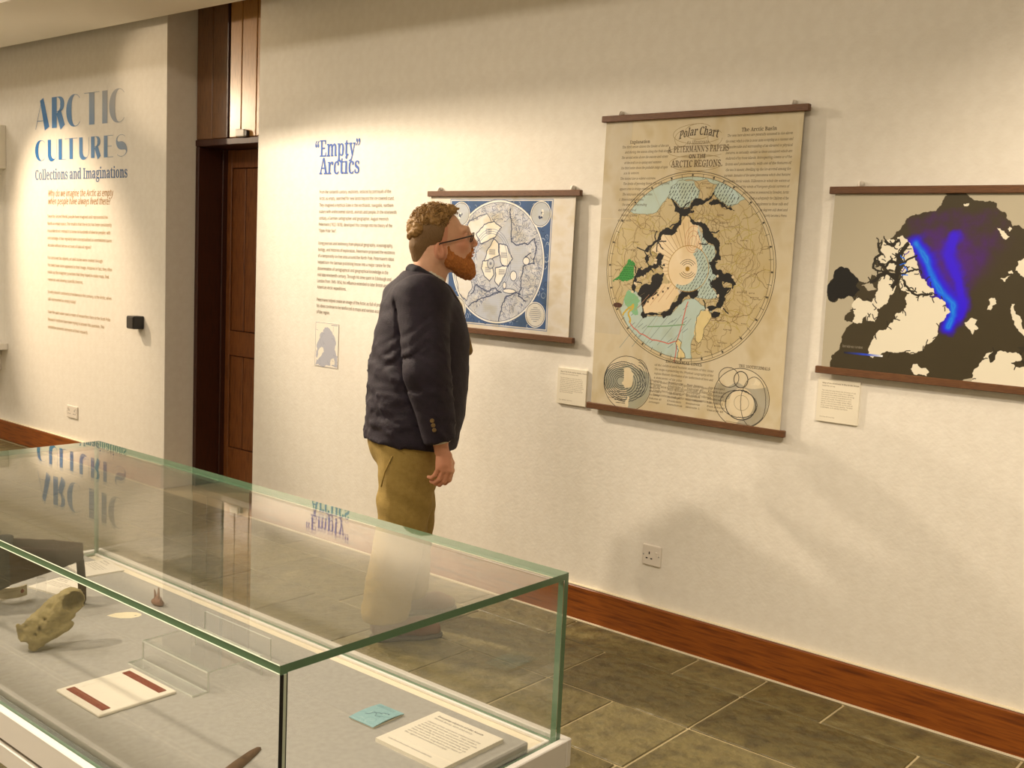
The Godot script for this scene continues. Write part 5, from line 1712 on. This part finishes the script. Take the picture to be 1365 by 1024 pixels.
const T_Y := [0.735, 0.80, 0.90, 1.04, 1.13, 1.20, 1.31, 1.39, 1.44]
const T_X := [-0.050, -0.042, -0.030, -0.024, -0.020, -0.016, -0.024, -0.032, -0.030]
const T_A := [0.182, 0.186, 0.196, 0.198, 0.192, 0.186, 0.160, 0.112, 0.070]
const T_B := [0.232, 0.236, 0.236, 0.232, 0.228, 0.226, 0.222, 0.155, 0.080]

func torso(p: Vector3, grow: float) -> float:
	var y := clampf(p.y, T_Y[0], T_Y[8])
	var i := 0
	while i < 7 and y > T_Y[i + 1]: i += 1
	var f: float = smoothstep(0.0, 1.0, (y - T_Y[i]) / (T_Y[i + 1] - T_Y[i])) * 0.5 + (y - T_Y[i]) / (T_Y[i + 1] - T_Y[i]) * 0.5
	var a: float = lerpf(T_A[i], T_A[i + 1], f) + grow
	var b: float = lerpf(T_B[i], T_B[i + 1], f) + grow
	var dx: float = p.x - lerpf(T_X[i], T_X[i + 1], f)
	var k0 := sqrt(dx * dx / (a * a) + p.z * p.z / (b * b))
	var k1 := sqrt(dx * dx / (a * a * a * a) + p.z * p.z / (b * b * b * b))
	var d := k0 * (k0 - 1.0) / maxf(k1, 0.001)
	if k0 < 0.15: d = -minf(a, b) * 0.85
	return maxf(d, maxf(p.y - T_Y[8], T_Y[0] - p.y))

const SH_R := Vector3(-0.060, 1.345, 0.185)
const EL_R := Vector3(-0.050, 1.08, 0.268)
const WR_R := Vector3(0.012, 0.825, 0.278)
const SH_L := Vector3(-0.030, 1.345, -0.185)
const EL_L := Vector3(0.000, 1.08, -0.268)
const WR_L := Vector3(0.070, 0.845, -0.262)

func jacket(p: Vector3) -> float:
	var d := torso(p, 0.0)
	var hem := 0.772 - 0.10 * (p.x + 0.05) + (0.0 if p.z > 0 else 0.0)
	d = smax(d, hem - p.y, 0.006)
	d = smin(d, ell(p, Vector3(-0.045, 1.355, 0.10), Vector3(0.115, 0.062, 0.145)), 0.04)
	d = smin(d, ell(p, Vector3(-0.045, 1.355, -0.10), Vector3(0.115, 0.062, 0.145)), 0.04)
	var s := minf(cap(p, SH_R, EL_R, 0.097, 0.093), cap(p, EL_R, WR_R, 0.093, 0.064))
	var cut := (p - WR_R).dot((WR_R - EL_R).normalized())
	s = smax(s, cut - 0.004, 0.006)
	var t := minf(cap(p, SH_L, EL_L, 0.090, 0.080), cap(p, EL_L, WR_L, 0.080, 0.060))
	t = smax(t, (p - WR_L).dot((WR_L - EL_L).normalized()) - 0.004, 0.006)
	# folds: across the sleeves and the small of the back, upright ones behind the arm
	var n := noise_a.get_noise_3d(p.x * 7.0, p.y * 21.0 + p.x * 9.0, p.z * 7.0)
	var crease := 1.0 - absf(noise_b.get_noise_3d(p.x * 5.0 + 9.0, p.y * 10.0 + p.x * 8.0, p.z * 5.0))
	crease = pow(crease, 9.0)
	s += n * 0.005 - crease * 0.006 * clampf((1.3 - p.y) / 0.1, 0.0, 1.0)
	t += n * 0.006
	var back := clampf((-p.x) / 0.14, 0.0, 1.0) * clampf((1.22 - p.y) / 0.12, 0.0, 1.0)
	d += noise_b.get_noise_3d(p.x * 4.0, p.y * 15.0, p.z * 5.0 + 4.0) * (0.002 + 0.007 * back) - crease * (0.002 + 0.008 * back)
	d += 0.006 * sin(p.y * 20.0 + p.x * 30.0 - p.z * 22.0) * clampf((0.05 - absf(p.y - 1.26)) / 0.05, 0.0, 1.0) * clampf(-p.x / 0.1, 0.0, 1.0)
	d = smin(d, ell(p, Vector3(-0.045, 1.395, 0), Vector3(0.075, 0.062, 0.105)), 0.03)
	d = smin(d, s, lerpf(0.018, 0.06, clampf((p.y - 1.22) / 0.12, 0.0, 1.0)))
	d = smin(d, t, 0.022)
	# armhole crease
	var ring := minf(absf(cap(p, SH_R, EL_R, 0.100, 0.096)), absf(cap(p, EL_R, WR_R, 0.096, 0.067)))
	if p.x < -0.03 and p.z > 0.0: d += 0.013 * exp(-ring * ring / 0.00008) * clampf((-p.x - 0.03) / 0.05, 0.0, 1.0) * clampf((1.40 - p.y) / 0.08, 0.0, 1.0)
	# drag lines that run from the armpit over the shoulder blade
	if p.x < -0.02 and p.z > 0.0 and p.y > 1.05:
		for k in 3:
			var w: float = (p.y - 1.20) * 0.80 - (p.x + 0.10) * 0.75 - 0.035 + k * 0.036
			d += 0.0075 * exp(-w * w / 0.00006) * clampf((0.10 - absf(p.y - 1.24 + k * 0.05)) / 0.06, 0.0, 1.0) * clampf((-p.x - 0.02) / 0.04, 0.0, 1.0)
	# open front below the lapels
	var slit := maxf(absf(p.z + 0.012) - 0.010 - 0.12 * maxf(0.0, 1.0 * (p.y - 1.17)) - 0.10 * maxf(0.0, 0.86 - p.y), -(p.x - 0.02))
	d = smax(d, -slit, 0.010)
	# neck opening
	d = smax(d, -cap(p, Vector3(-0.022, 1.37, 0), Vector3(0.03, 1.52, 0), 0.062, 0.070), 0.008)
	return d

func trousers(p: Vector3) -> float:
	var d := ell(p, Vector3(-0.065, 0.80, 0), Vector3(0.158, 0.17, 0.19))
	var r := minf(cap(p, Vector3(-0.060, 0.78, 0.088), Vector3(-0.090, 0.46, 0.115), 0.128, 0.100), cap(p, Vector3(-0.090, 0.46, 0.115), Vector3(-0.150, 0.115, 0.130), 0.100, 0.095))
	var l := minf(cap(p, Vector3(-0.055, 0.78, -0.088), Vector3(-0.010, 0.46, -0.120), 0.128, 0.098), cap(p, Vector3(-0.010, 0.46, -0.120), Vector3(-0.020, 0.115, -0.150), 0.098, 0.095))
	d = smin(d, r, 0.03)
	d = smin(d, l, 0.03)
	d += noise_a.get_noise_3d(p.x * 8.0, p.y * 9.0 + p.x * 10.0, p.z * 8.0) * 0.006
	if p.y < 0.35: d += noise_b.get_noise_3d(p.x * 7.0, p.y * 26.0, p.z * 7.0) * 0.006
	d += 0.004 * sin((p.y * 1.6 + p.x) * 34.0) * clampf((0.68 - p.y) / 0.1, 0.0, 1.0) * clampf((p.y - 0.4) / 0.15, 0.0, 1.0)
	d = smax(d, 0.085 + 0.10 * (p.x + 0.15 if p.z > 0 else p.x) * 0.3 - p.y, 0.006)
	return smax(d, p.y - 0.90, 0.01)

const HC := Vector3(0.030, 1.606, 0.0)

func skull(p: Vector3) -> float:
	return ell(p, HC, Vector3(0.099, 0.094, 0.077))

func head(p: Vector3) -> float:
	var q := Vector3(p.x, p.y, absf(p.z))
	var d := skull(q)
	d = smin(d, ell(q, Vector3(0.088, 1.540, 0.0), Vector3(0.080, 0.088, 0.060)), 0.030)
	# jaw and chin
	d = smin(d, cap(q, Vector3(0.035, 1.520, 0.050), Vector3(0.140, 1.478, 0.012), 0.026, 0.024), 0.025)
	# brow, cheek
	d = smin(d, cap(q, Vector3(0.146, 1.624, 0.0), Vector3(0.126, 1.622, 0.040), 0.014, 0.014), 0.016)
	d = smin(d, ell(q, Vector3(0.120, 1.562, 0.040), Vector3(0.030, 0.024, 0.024)), 0.018)
	# eye sockets and eyes
	d = smax(d, -ell(q, Vector3(0.166, 1.598, 0.031), Vector3(0.026, 0.013, 0.019)), 0.012)
	d = smin(d, ell(q, Vector3(0.134, 1.596, 0.031), Vector3(0.014, 0.0125, 0.0145)), 0.003)
	d = smin(d, cap(q, Vector3(0.147, 1.606, 0.020), Vector3(0.140, 1.606, 0.043), 0.0045, 0.0045), 0.004)
	# nose
	d = smin(d, cap(q, Vector3(0.154, 1.612, 0.0), Vector3(0.183, 1.568, 0.0), 0.0085, 0.0125), 0.010)
	d = smin(d, ell(q, Vector3(0.172, 1.560, 0.012), Vector3(0.012, 0.009, 0.009)), 0.006)
	# lips
	d = smin(d, ell(q, Vector3(0.166, 1.532, 0.0), Vector3(0.018, 0.0065, 0.022)), 0.006)
	d = smin(d, ell(q, Vector3(0.163, 1.519, 0.0), Vector3(0.017, 0.0075, 0.020)), 0.006)
	d = smax(d, -ell(q, Vector3(0.184, 1.5255, 0.0), Vector3(0.012, 0.0018, 0.021)), 0.003)
	# ear
	var e := p - Vector3(0.026, 1.533, 0.078)
	if p.z < 0.0: e = Vector3(p.x, p.y, -p.z) - Vector3(0.026, 1.533, 0.078)
	e = Vector3(e.x * 0.97 + e.y * 0.25, e.y * 0.97 - e.x * 0.25, e.z - maxf(0.0, -e.x) * 0.35)
	var shell := ell(e, Vector3.ZERO, Vector3(0.019, 0.033, 0.009))
	shell = smax(shell, -ell(e, Vector3(0.002, 0.004, 0.010), Vector3(0.011, 0.021, 0.007)), 0.003)
	shell = smin(shell, ell(e, Vector3(0.012, -0.002, 0.002), Vector3(0.005, 0.008, 0.006)), 0.004)
	shell = smin(shell, cap(e, Vector3(-0.006, 0.014, 0.006), Vector3(0.002, -0.010, 0.006), 0.0026, 0.003), 0.003)
	d = smin(d, shell, 0.005)
	# neck
	d = smin(d, cap(p, Vector3(-0.020, 1.33, 0), Vector3(0.008, 1.54, 0), 0.060, 0.061), 0.028)
	d = smin(d, cap(p, Vector3(0.040, 1.40, 0), Vector3(0.055, 1.50, 0), 0.028, 0.03), 0.02)
	return d

func skin_tint(v: Vector3) -> Color:
	var c := Color8(220, 170, 138)
	var z := absf(v.z)
	var red := exp(-v.distance_squared_to(Vector3(0.12, 1.56, 0.045 * signf(v.z))) / 0.0011)
	red = maxf(red, exp(-v.distance_squared_to(Vector3(0.19, 1.562, 0)) / 0.0004) * 0.9)
	if z > 0.068 and v.x < 0.055: red = maxf(red, 0.6)
	c = c.lerp(Color8(206, 124, 96), red * 0.7)
	if v.distance_to(Vector3(0.168, 1.525, 0)) < 0.02 and v.y < 1.538: c = c.lerp(Color8(178, 92, 78), 0.6)
	c = c.lerp(Color8(190, 138, 106), noise_b.get_noise_3dv(v * 40.0) * 0.15 + 0.05)
	return c.srgb_to_linear()

func plain_body(p: Vector3) -> float:
	var d := cap(p, Vector3(-0.04, 0.86, 0), Vector3(-0.03, 1.25, 0), 0.12, 0.12)
	d = smin(d, cap(p, Vector3(-0.04, 1.30, 0.12), Vector3(-0.04, 1.30, -0.12), 0.06, 0.06), 0.05)
	d = smin(d, cap(p, Vector3(-0.025, 1.25, 0), Vector3(-0.005, 1.45, 0), 0.07, 0.052), 0.04)
	for a in [[SH_R, EL_R, WR_R, Vector3(0.020, 0.775, 0.280)], [SH_L, EL_L, WR_L, Vector3(0.08, 0.79, -0.26)]]:
		d = smin(d, cap(p, a[0], a[1], 0.052, 0.044), 0.03)
		d = smin(d, cap(p, a[1], a[2], 0.044, 0.029), 0.012)
		d = smin(d, cap(p, a[2], a[3], 0.029, 0.027), 0.01)
	for a in [[Vector3(-0.05, 0.84, 0.08), Vector3(-0.090, 0.46, 0.115), Vector3(-0.150, 0.10, 0.130)], [Vector3(-0.05, 0.84, -0.08), Vector3(-0.010, 0.46, -0.120), Vector3(-0.020, 0.10, -0.150)]]:
		d = smin(d, cap(p, a[0], a[1], 0.082, 0.055), 0.04)
		d = smin(d, cap(p, a[1], a[2], 0.055, 0.038), 0.015)
	return d

func hand_bones(side: float) -> Array:
	# chains of joints: fingers curl back, the thumb lies forward of the palm
	var w := Vector3(0.020, 0.790, 0.280) if side > 0 else Vector3(0.080, 0.805, -0.262)
	var B := []
	var out := side
	for i in 4:
		var t := (i - 1.5) / 1.5          # -1 index (front) .. 1 little finger (back)
		var k := w + Vector3(0.014 - 0.026 * t, -0.082 + 0.006 * absf(t) + 0.005 * t, out * (0.014 - 0.006 * absf(t)))
		var l: float = [0.040, 0.044, 0.040, 0.032][i]
		var d1 := Vector3(-0.22 - 0.1 * t, -0.90, out * -0.30).normalized()
		var d2 := Vector3(-0.46, -0.62, out * -0.62).normalized()
		var d3 := Vector3(-0.60, 0.02, out * -0.75).normalized()
		var p1 := k + d1 * l
		var p2 := p1 + d2 * l * 0.66
		var p3 := p2 + d3 * l * 0.5
		var r: float = [0.0096, 0.0098, 0.0094, 0.0084][i]
		B.append([w + Vector3(0.008 - 0.014 * t, -0.030, 0.0), k, 0.0125, 0.0115])
		B.append([k, p1, r * 1.05, r])
		B.append([p1, p2, r, r * 0.93])
		B.append([p2, p3, r * 0.93, r * 0.80])
	var tb := w + Vector3(0.024, -0.024, -out * 0.006)
	var t1 := tb + Vector3(0.020, -0.032, -out * 0.010)
	var t2 := t1 + Vector3(0.004, -0.034, -out * 0.012)
	B.append([w + Vector3(0.006, -0.008, 0), tb, 0.020, 0.015])
	B.append([tb, t1, 0.0140, 0.0112])
	B.append([t1, t2, 0.0112, 0.0088])
	B.append([w + Vector3(0, 0.05, 0), w, 0.026, 0.023])
	B.append([w, w + Vector3(0.004, -0.055, 0.004 * out), 0.022, 0.024])
	return B

func hand_mesh(side: float) -> Array:
	var B := hand_bones(side)
	var f := func(p: Vector3) -> float:
		var palm := 1.0
		for i in [0, 4, 8, 12, 16, 17, 18, 19, 20]: palm = smin(palm, cap(p, B[i][0], B[i][1], B[i][2], B[i][3]), 0.010 if i != 18 else 0.004)
		var d := palm
		for k in 4:
			var g := 1.0
			for j in 3:
				var b: Array = B[k * 4 + 1 + j]
				g = smin(g, cap(p, b[0], b[1], b[2], b[3]), 0.003)
			d = smin(d, g, 0.0035)
		return d
	var c: Vector3 = B[20][0]
	return nets(f, c + Vector3(-0.085, -0.165, -0.075), c + Vector3(0.085, 0.055, 0.075), 0.0032, skin_tint)

func build_person() -> void:
	var skin := mat(Color.WHITE, 0.55)
	skin.vertex_color_use_as_albedo = true
	skin.subsurf_scatter_enabled = true
	skin.subsurf_scatter_strength = 0.06
	var body := net_mesh([
		nets(plain_body, Vector3(-0.30, 0.06, -0.36), Vector3(0.30, 1.42, 0.36), 0.014, skin_tint),
		nets(head, Vector3(-0.09, 1.36, -0.105), Vector3(0.215, 1.72, 0.105), 0.0034, skin_tint),
		hand_mesh(1.0), hand_mesh(-1.0)])
	var o := obj("person", body, skin, null, Vector3(-2.95, 0.0, 0.58))
	o.rotation.y = deg_to_rad(56.0)
	tag(o, "bearded man in dark navy jacket and khaki trousers leaning to look at the maps", "person")
	# jacket
	var weave := noise_tex(91, 0.2, 256, [], 2, 3.0)
	var jm := with_bump(tri_mat(noise_tex(90, 0.03, 256, [c8(23, 15, 27), c8(37, 25, 42)], 3), Vector3(3, 3, 3), 0.8, false), weave, 0.25)
	var j := obj("jacket", net_mesh([nets(jacket, Vector3(-0.30, 0.70, -0.40), Vector3(0.26, 1.46, 0.40), 0.0085)]), jm, o)
	j.set_meta("label", "dark navy jacket")
	var collar_m := mat(c8(26, 22, 32), 0.85)
	var collar := func(p: Vector3) -> float:
		var best := 1.0
		for s in [-1.0, 1.0]:
			var pts := [Vector3(-0.066, 1.452, 0.0), Vector3(-0.054, 1.446, s * 0.044), Vector3(-0.012, 1.420, s * 0.072), Vector3(0.050, 1.385, s * 0.066), Vector3(0.096, 1.330, s * 0.050), Vector3(0.140, 1.24, s * 0.030), Vector3(0.166, 1.15, s * 0.012)]
			for i in 6:
				var q := p
				best = minf(best, cap(q, pts[i], pts[i + 1], [0.026, 0.026, 0.026, 0.026, 0.024, 0.020][i], [0.026, 0.026, 0.026, 0.024, 0.020, 0.010][i]))
		best = smax(best, -cap(p, Vector3(-0.022, 1.37, 0), Vector3(0.03, 1.52, 0), 0.062, 0.070), 0.003)
		return smax(best, -torso(p, -0.010), 0.004)
	obj("collar", net_mesh([nets(collar, Vector3(-0.12, 1.12, -0.11), Vector3(0.20, 1.50, 0.11), 0.005)]), collar_m, j)
	for i in 3:
		var f := 0.05 + i * 0.018
		var dv := (EL_R - WR_R).normalized()
		var at := WR_R + dv * f
		var out := Vector3(-0.35, 0.0, 0.94).normalized()
		var r := lerpf(0.063, 0.070, f / 0.09)
		var b := obj("button", lathe(PackedVector2Array([Vector2(0, 0.004), Vector2(0.0045, 0.0038), Vector2(0.007, 0.0045), Vector2(0.0082, 0.003), Vector2(0.008, 0)]), Transform3D(Basis(Quaternion(Vector3.UP, out)), at + out * (r + 0.006)), 14), mat(c8(120, 96, 56), 0.35), j)
		b.set_meta("label", "brass coloured cuff button")
	# shirt and tie
	var shirt := func(p: Vector3) -> float:
		var d := torso(p, -0.014)
		d = smax(d, 1.04 - p.y, 0.01)
		var n := cap(p, Vector3(-0.022, 1.37, 0), Vector3(0.006, 1.445, 0), 0.073, 0.067)
		n = smax(n, (p - Vector3(0.006, 1.445, 0)).dot(Vector3(0.42, 0.91, 0)) - 0.004, 0.003)
		n = smax(n, -cap(p, Vector3(-0.02, 1.40, 0), Vector3(0.02, 1.55, 0), 0.061, 0.0625), 0.002)
		return smin(d, n, 0.012)
	obj("shirt", net_mesh([nets(shirt, Vector3(-0.24, 1.02, -0.24), Vector3(0.22, 1.50, 0.24), 0.008)]), mat(c8(214, 206, 190), 0.8), o)
	var tie := func(p: Vector3) -> float:
		var d := cap(p, Vector3(0.083, 1.385, 0), Vector3(0.128, 1.315, 0), 0.014, 0.016)
		d = minf(d, cap(p, Vector3(0.128, 1.315, 0), Vector3(0.172, 1.14, 0), 0.016, 0.022))
		return smax(d, absf(p.z) - 0.030, 0.003)
	obj("tie", net_mesh([nets(tie, Vector3(0.05, 1.10, -0.05), Vector3(0.21, 1.42, 0.05), 0.006)]), mat(c8(132, 104, 52), 0.7), o)
	var cuff := lathe(PackedVector2Array([Vector2(0.031, 0.002), Vector2(0.035, 0.001), Vector2(0.040, 0.03), Vector2(0.036, 0.03)]), Transform3D(Basis(Quaternion(Vector3.UP, (EL_R - WR_R).normalized())), WR_R + Vector3(0.006, -0.012, 0)), 20)
	obj("shirt_cuff", cuff, mat(c8(220, 212, 196), 0.8), o)
	# trousers and shoes
	var tm := with_bump(tri_mat(noise_tex(93, 0.05, 256, [c8(146, 122, 62), c8(164, 138, 74)], 3), Vector3(3, 3, 3), 0.9, false), weave, 0.2)
	var t := obj("trousers", net_mesh([nets(trousers, Vector3(-0.30, 0.06, -0.29), Vector3(0.14, 0.92, 0.28), 0.0095)]), tm, o)
	t.set_meta("label", "khaki trousers")
	obj("pocket", tube(PackedVector3Array([Vector3(-0.150, 0.745, 0.182), Vector3(-0.175, 0.68, 0.168), Vector3(-0.185, 0.62, 0.155)]), 0.003), tm, t)
	for s in [[Vector3(-0.205, 0, 0.13), Vector3(0.085, 0, 0.13)], [Vector3(-0.075, 0, -0.15), Vector3(0.205, 0, -0.18)]]:
		var h: Vector3 = s[0]
		var e: Vector3 = s[1]
		var dv := (e - h).normalized()
		var shoe := func(p: Vector3) -> float:
			var d := cap(p, h + dv * 0.04 + Vector3(0, 0.052, 0), h + dv * 0.20 + Vector3(0, 0.042, 0), 0.037, 0.040)
			d = smin(d, cap(p, h + dv * 0.20 + Vector3(0, 0.042, 0), h + dv * 0.252 + Vector3(0, 0.034, 0), 0.040, 0.030), 0.02)
			d = smin(d, cap(p, h + dv * 0.05 + Vector3(0, 0.06, 0), h + dv * 0.06 + Vector3(0, 0.115, 0), 0.040, 0.040), 0.03)
			d = smax(d, 0.016 - p.y, 0.002)
			return smax(d, p.y - 0.115, 0.005)
		var sole := func(p: Vector3) -> float:
			var q := Vector3(p.x, 0.04, p.z)
			var d := cap(q, h + dv * 0.04 + Vector3(0, 0.04, 0), h + dv * 0.20 + Vector3(0, 0.04, 0), 0.042, 0.045)
			d = smin(d, cap(q, h + dv * 0.20 + Vector3(0, 0.04, 0), h + dv * 0.258 + Vector3(0, 0.04, 0), 0.045, 0.033), 0.02)
			return smax(d, absf(p.y - 0.010) - 0.009, 0.002)
		var lo := Vector3(minf(h.x, e.x) - 0.06, -0.004, minf(h.z, e.z) - 0.06)
		var hi := Vector3(maxf(h.x, e.x) + 0.06, 0.14, maxf(h.z, e.z) + 0.06)
		var sh := obj("shoe", net_mesh([nets(shoe, lo, hi, 0.006)]), mat(c8(112, 66, 40), 0.45), o)
		sh.set_meta("label", "brown leather shoe")
		obj("sole", net_mesh([nets(sole, lo, hi, 0.005)]), mat(c8(66, 54, 40), 0.8), sh)
	# beard
	var beard := func(p: Vector3) -> float:
		var q := Vector3(p.x, p.y, absf(p.z))
		var d := cap(q, Vector3(0.078, 1.496, 0.046), Vector3(0.142, 1.472, 0.020), 0.031, 0.037)
		d = smin(d, cap(q, Vector3(0.142, 1.474, 0.008), Vector3(0.160, 1.452, 0.0), 0.038, 0.030), 0.02)
		d = smin(d, cap(q, Vector3(0.062, 1.545, 0.060), Vector3(0.072, 1.505, 0.054), 0.009, 0.020), 0.015)
		d = smin(d, cap(q, Vector3(0.172, 1.543, 0.004), Vector3(0.150, 1.516, 0.032), 0.0085, 0.010), 0.008)
		d = smin(d, cap(q, Vector3(0.150, 1.516, 0.032), Vector3(0.140, 1.480, 0.026), 0.010, 0.014), 0.012)
		d = smax(d, -ell(q, Vector3(0.180, 1.527, 0.0), Vector3(0.022, 0.0085, 0.020)), 0.004)
		var n := noise_a.get_noise_3d(p.x * 42.0, p.y * 18.0, p.z * 60.0)
		return d + n * 0.0055 + noise_b.get_noise_3d(p.x * 130.0 + p.y * 30.0, p.y * 50.0, p.z * 150.0) * 0.0032
	var bm := tri_mat(noise_tex(94, 0.05, 256, [c8(104, 52, 18), c8(158, 92, 34), c8(186, 116, 50), c8(128, 70, 24)], 4), Vector3(14, 5, 14), 0.75, false)
	var bd := obj("beard", net_mesh([nets(beard, Vector3(0.02, 1.40, -0.10), Vector3(0.22, 1.565, 0.10), 0.0030)]), bm, o)
	bd.set_meta("label", "full ginger beard")
	# hair: close sides, curls on top
	var sides := func(p: Vector3) -> float:
		var d := skull(p) - 0.006
		d = smin(d, cap(p, Vector3(-0.030, 1.545, 0.0), Vector3(-0.020, 1.50, 0.0), 0.050, 0.046), 0.03)
		var line := p.y - (1.540 + clampf((p.x - 0.026) * 4.6, 0.0, 0.094) + 1.15 * maxf(0.0, p.x - 0.046))
		d = smax(d, -line - (0.055 if p.x < 0.0 else 0.0) * clampf(-p.x / 0.03, 0.0, 1.0), 0.004)
		var ear := ell(Vector3(p.x, p.y, absf(p.z)), Vector3(0.030, 1.530, 0.078), Vector3(0.024, 0.036, 0.030))
		d = smax(d, -ear, 0.004)
		return d + noise_b.get_noise_3d(p.x * 90.0, p.y * 60.0, p.z * 90.0) * 0.0012
	var hm := tri_mat(noise_tex(95, 0.06, 256, [c8(80, 57, 30), c8(122, 92, 54), c8(100, 74, 40)], 3), Vector3(12, 8, 12), 0.7, false)
	obj("short_hair", net_mesh([nets(sides, Vector3(-0.10, 1.44, -0.10), Vector3(0.15, 1.72, 0.10), 0.0036)]), hm, o)
	var top := func(p: Vector3) -> float:
		var d := ell(p, Vector3(0.022, 1.640, 0.0), Vector3(0.098, 0.074, 0.078))
		d = smin(d, ell(p, Vector3(0.085, 1.685, 0.0), Vector3(0.036, 0.030, 0.052)), 0.02)
		d = smin(d, ell(p, Vector3(-0.050, 1.610, 0.0), Vector3(0.040, 0.052, 0.060)), 0.02)
		d = smax(d, (1.618 + clampf(p.x * 0.5, 0.0, 0.023) + 1.05 * maxf(0.0, p.x - 0.046) + 0.75 * minf(0.0, p.x + 0.01)) - p.y, 0.008)
		d += noise_a.get_noise_3dv(p * 26.0) * 0.014
		return d + noise_b.get_noise_3dv(p * 90.0) * 0.003
	var hm2 := tri_mat(noise_tex(96, 0.06, 256, [c8(96, 70, 34), c8(164, 126, 70), c8(128, 96, 50), c8(188, 150, 92)], 4), Vector3(10, 10, 10), 0.6, false)
	var hair := obj("curly_hair", net_mesh([nets(top, Vector3(-0.12, 1.52, -0.11), Vector3(0.15, 1.745, 0.11), 0.0036)]), hm2, o)
	hair.set_meta("label", "curly fair brown hair on top")
	var st := start()
	var tries := 0
	var made := 0
	while made < 330 and tries < 3000:
		tries += 1
		var a := rng.randf_range(0, TAU)
		var u := rng.randf_range(-0.15, 1.0)
		var dirv := Vector3(cos(a) * sqrt(1 - u * u), u, sin(a) * sqrt(1 - u * u))
		var p := Vector3(0.022, 1.640, 0.0) + dirv * Vector3(0.096, 0.074, 0.076)
		if top.call(p) > 0.014 or p.x > 0.11 or p.y < 1.60 + 0.4 * maxf(0.0, p.x) + 0.5 * minf(0.0, p.x) + 0.8 * maxf(0.0, p.x - 0.05): continue
		made += 1
		var n := (dirv / Vector3(0.096, 0.074, 0.076)).normalized()
		var u1 := n.cross(Vector3(rng.randf_range(-1, 1), rng.randf_range(-1, 1), rng.randf_range(-1, 1))).normalized()
		var v1 := n.cross(u1)
		var r := rng.randf_range(0.004, 0.009)
		var P := PackedVector3Array()
		var turns := rng.randf_range(2.6, 5.2)
		for k in 9:
			var f := k / 8.0
			P.append(p - n * 0.002 + (u1 * cos(f * turns) + v1 * sin(f * turns)) * r * (1.0 - 0.35 * f) + n * (0.004 + 0.009 * f))
		add_tube(st, P, 0.0021, 0.0011, 5)
	var curls := obj("curls", done(st), hm2, hair)
	curls.set_meta("kind", "stuff")
	# eyes, brows, glasses
	for s in [-1.0, 1.0]:
		obj("eye", lathe(PackedVector2Array([Vector2(0, 0.0013), Vector2(0.003, 0.0009), Vector2(0.0055, 0.0)]), Transform3D(Basis(Vector3.FORWARD, PI / 2), Vector3(0.1472, 1.597, s * 0.031)), 14), mat(c8(60, 74, 84), 0.2), o)
		obj("eyebrow", tube(PackedVector3Array([Vector3(0.150, 1.622, s * 0.012), Vector3(0.145, 1.628, s * 0.028), Vector3(0.127, 1.626, s * 0.044)]), 0.0036, 0.0020), bm, o)
	var fr := mat(c8(30, 22, 18), 0.3)
	var g := start()
	for s in [-1.0, 1.0]:
		add_tube(g, PackedVector3Array([Vector3(0.012, 1.546, s * 0.083), Vector3(0.024, 1.560, s * 0.084), Vector3(0.090, 1.578, s * 0.080), Vector3(0.156, 1.598, s * 0.068)]), 0.0026, 0.0030, 8)
		var rim := PackedVector3Array()
		for k in 21:
			var a := TAU * k / 20.0
			var cx := signf(cos(a)) * pow(absf(cos(a)), 0.6) * 0.027
			var cy := signf(sin(a)) * pow(absf(sin(a)), 0.6) * 0.018
			rim.append(Vector3(0.166 - absf(cx + 0.034) * 0.10 + cy * 0.25, 1.592 + cy, s * (0.036 + cx)))
		add_tube(g, rim, 0.0020, 0.0020, 6)
	add_tube(g, PackedVector3Array([Vector3(0.168, 1.598, -0.010), Vector3(0.172, 1.602, 0.0), Vector3(0.168, 1.598, 0.010)]), 0.0018, 0.0018, 6)
	var gl := obj("glasses", done(g), fr, o)
	gl.set_meta("label", "dark framed glasses")
	for s in [-1.0, 1.0]:
		obj("lens", cbox(Vector3(0.0012, 0.034, 0.052), 0.0, Vector3(0.1655, 1.592, s * 0.036)), glass(c8(240, 244, 244), 0.02), gl)
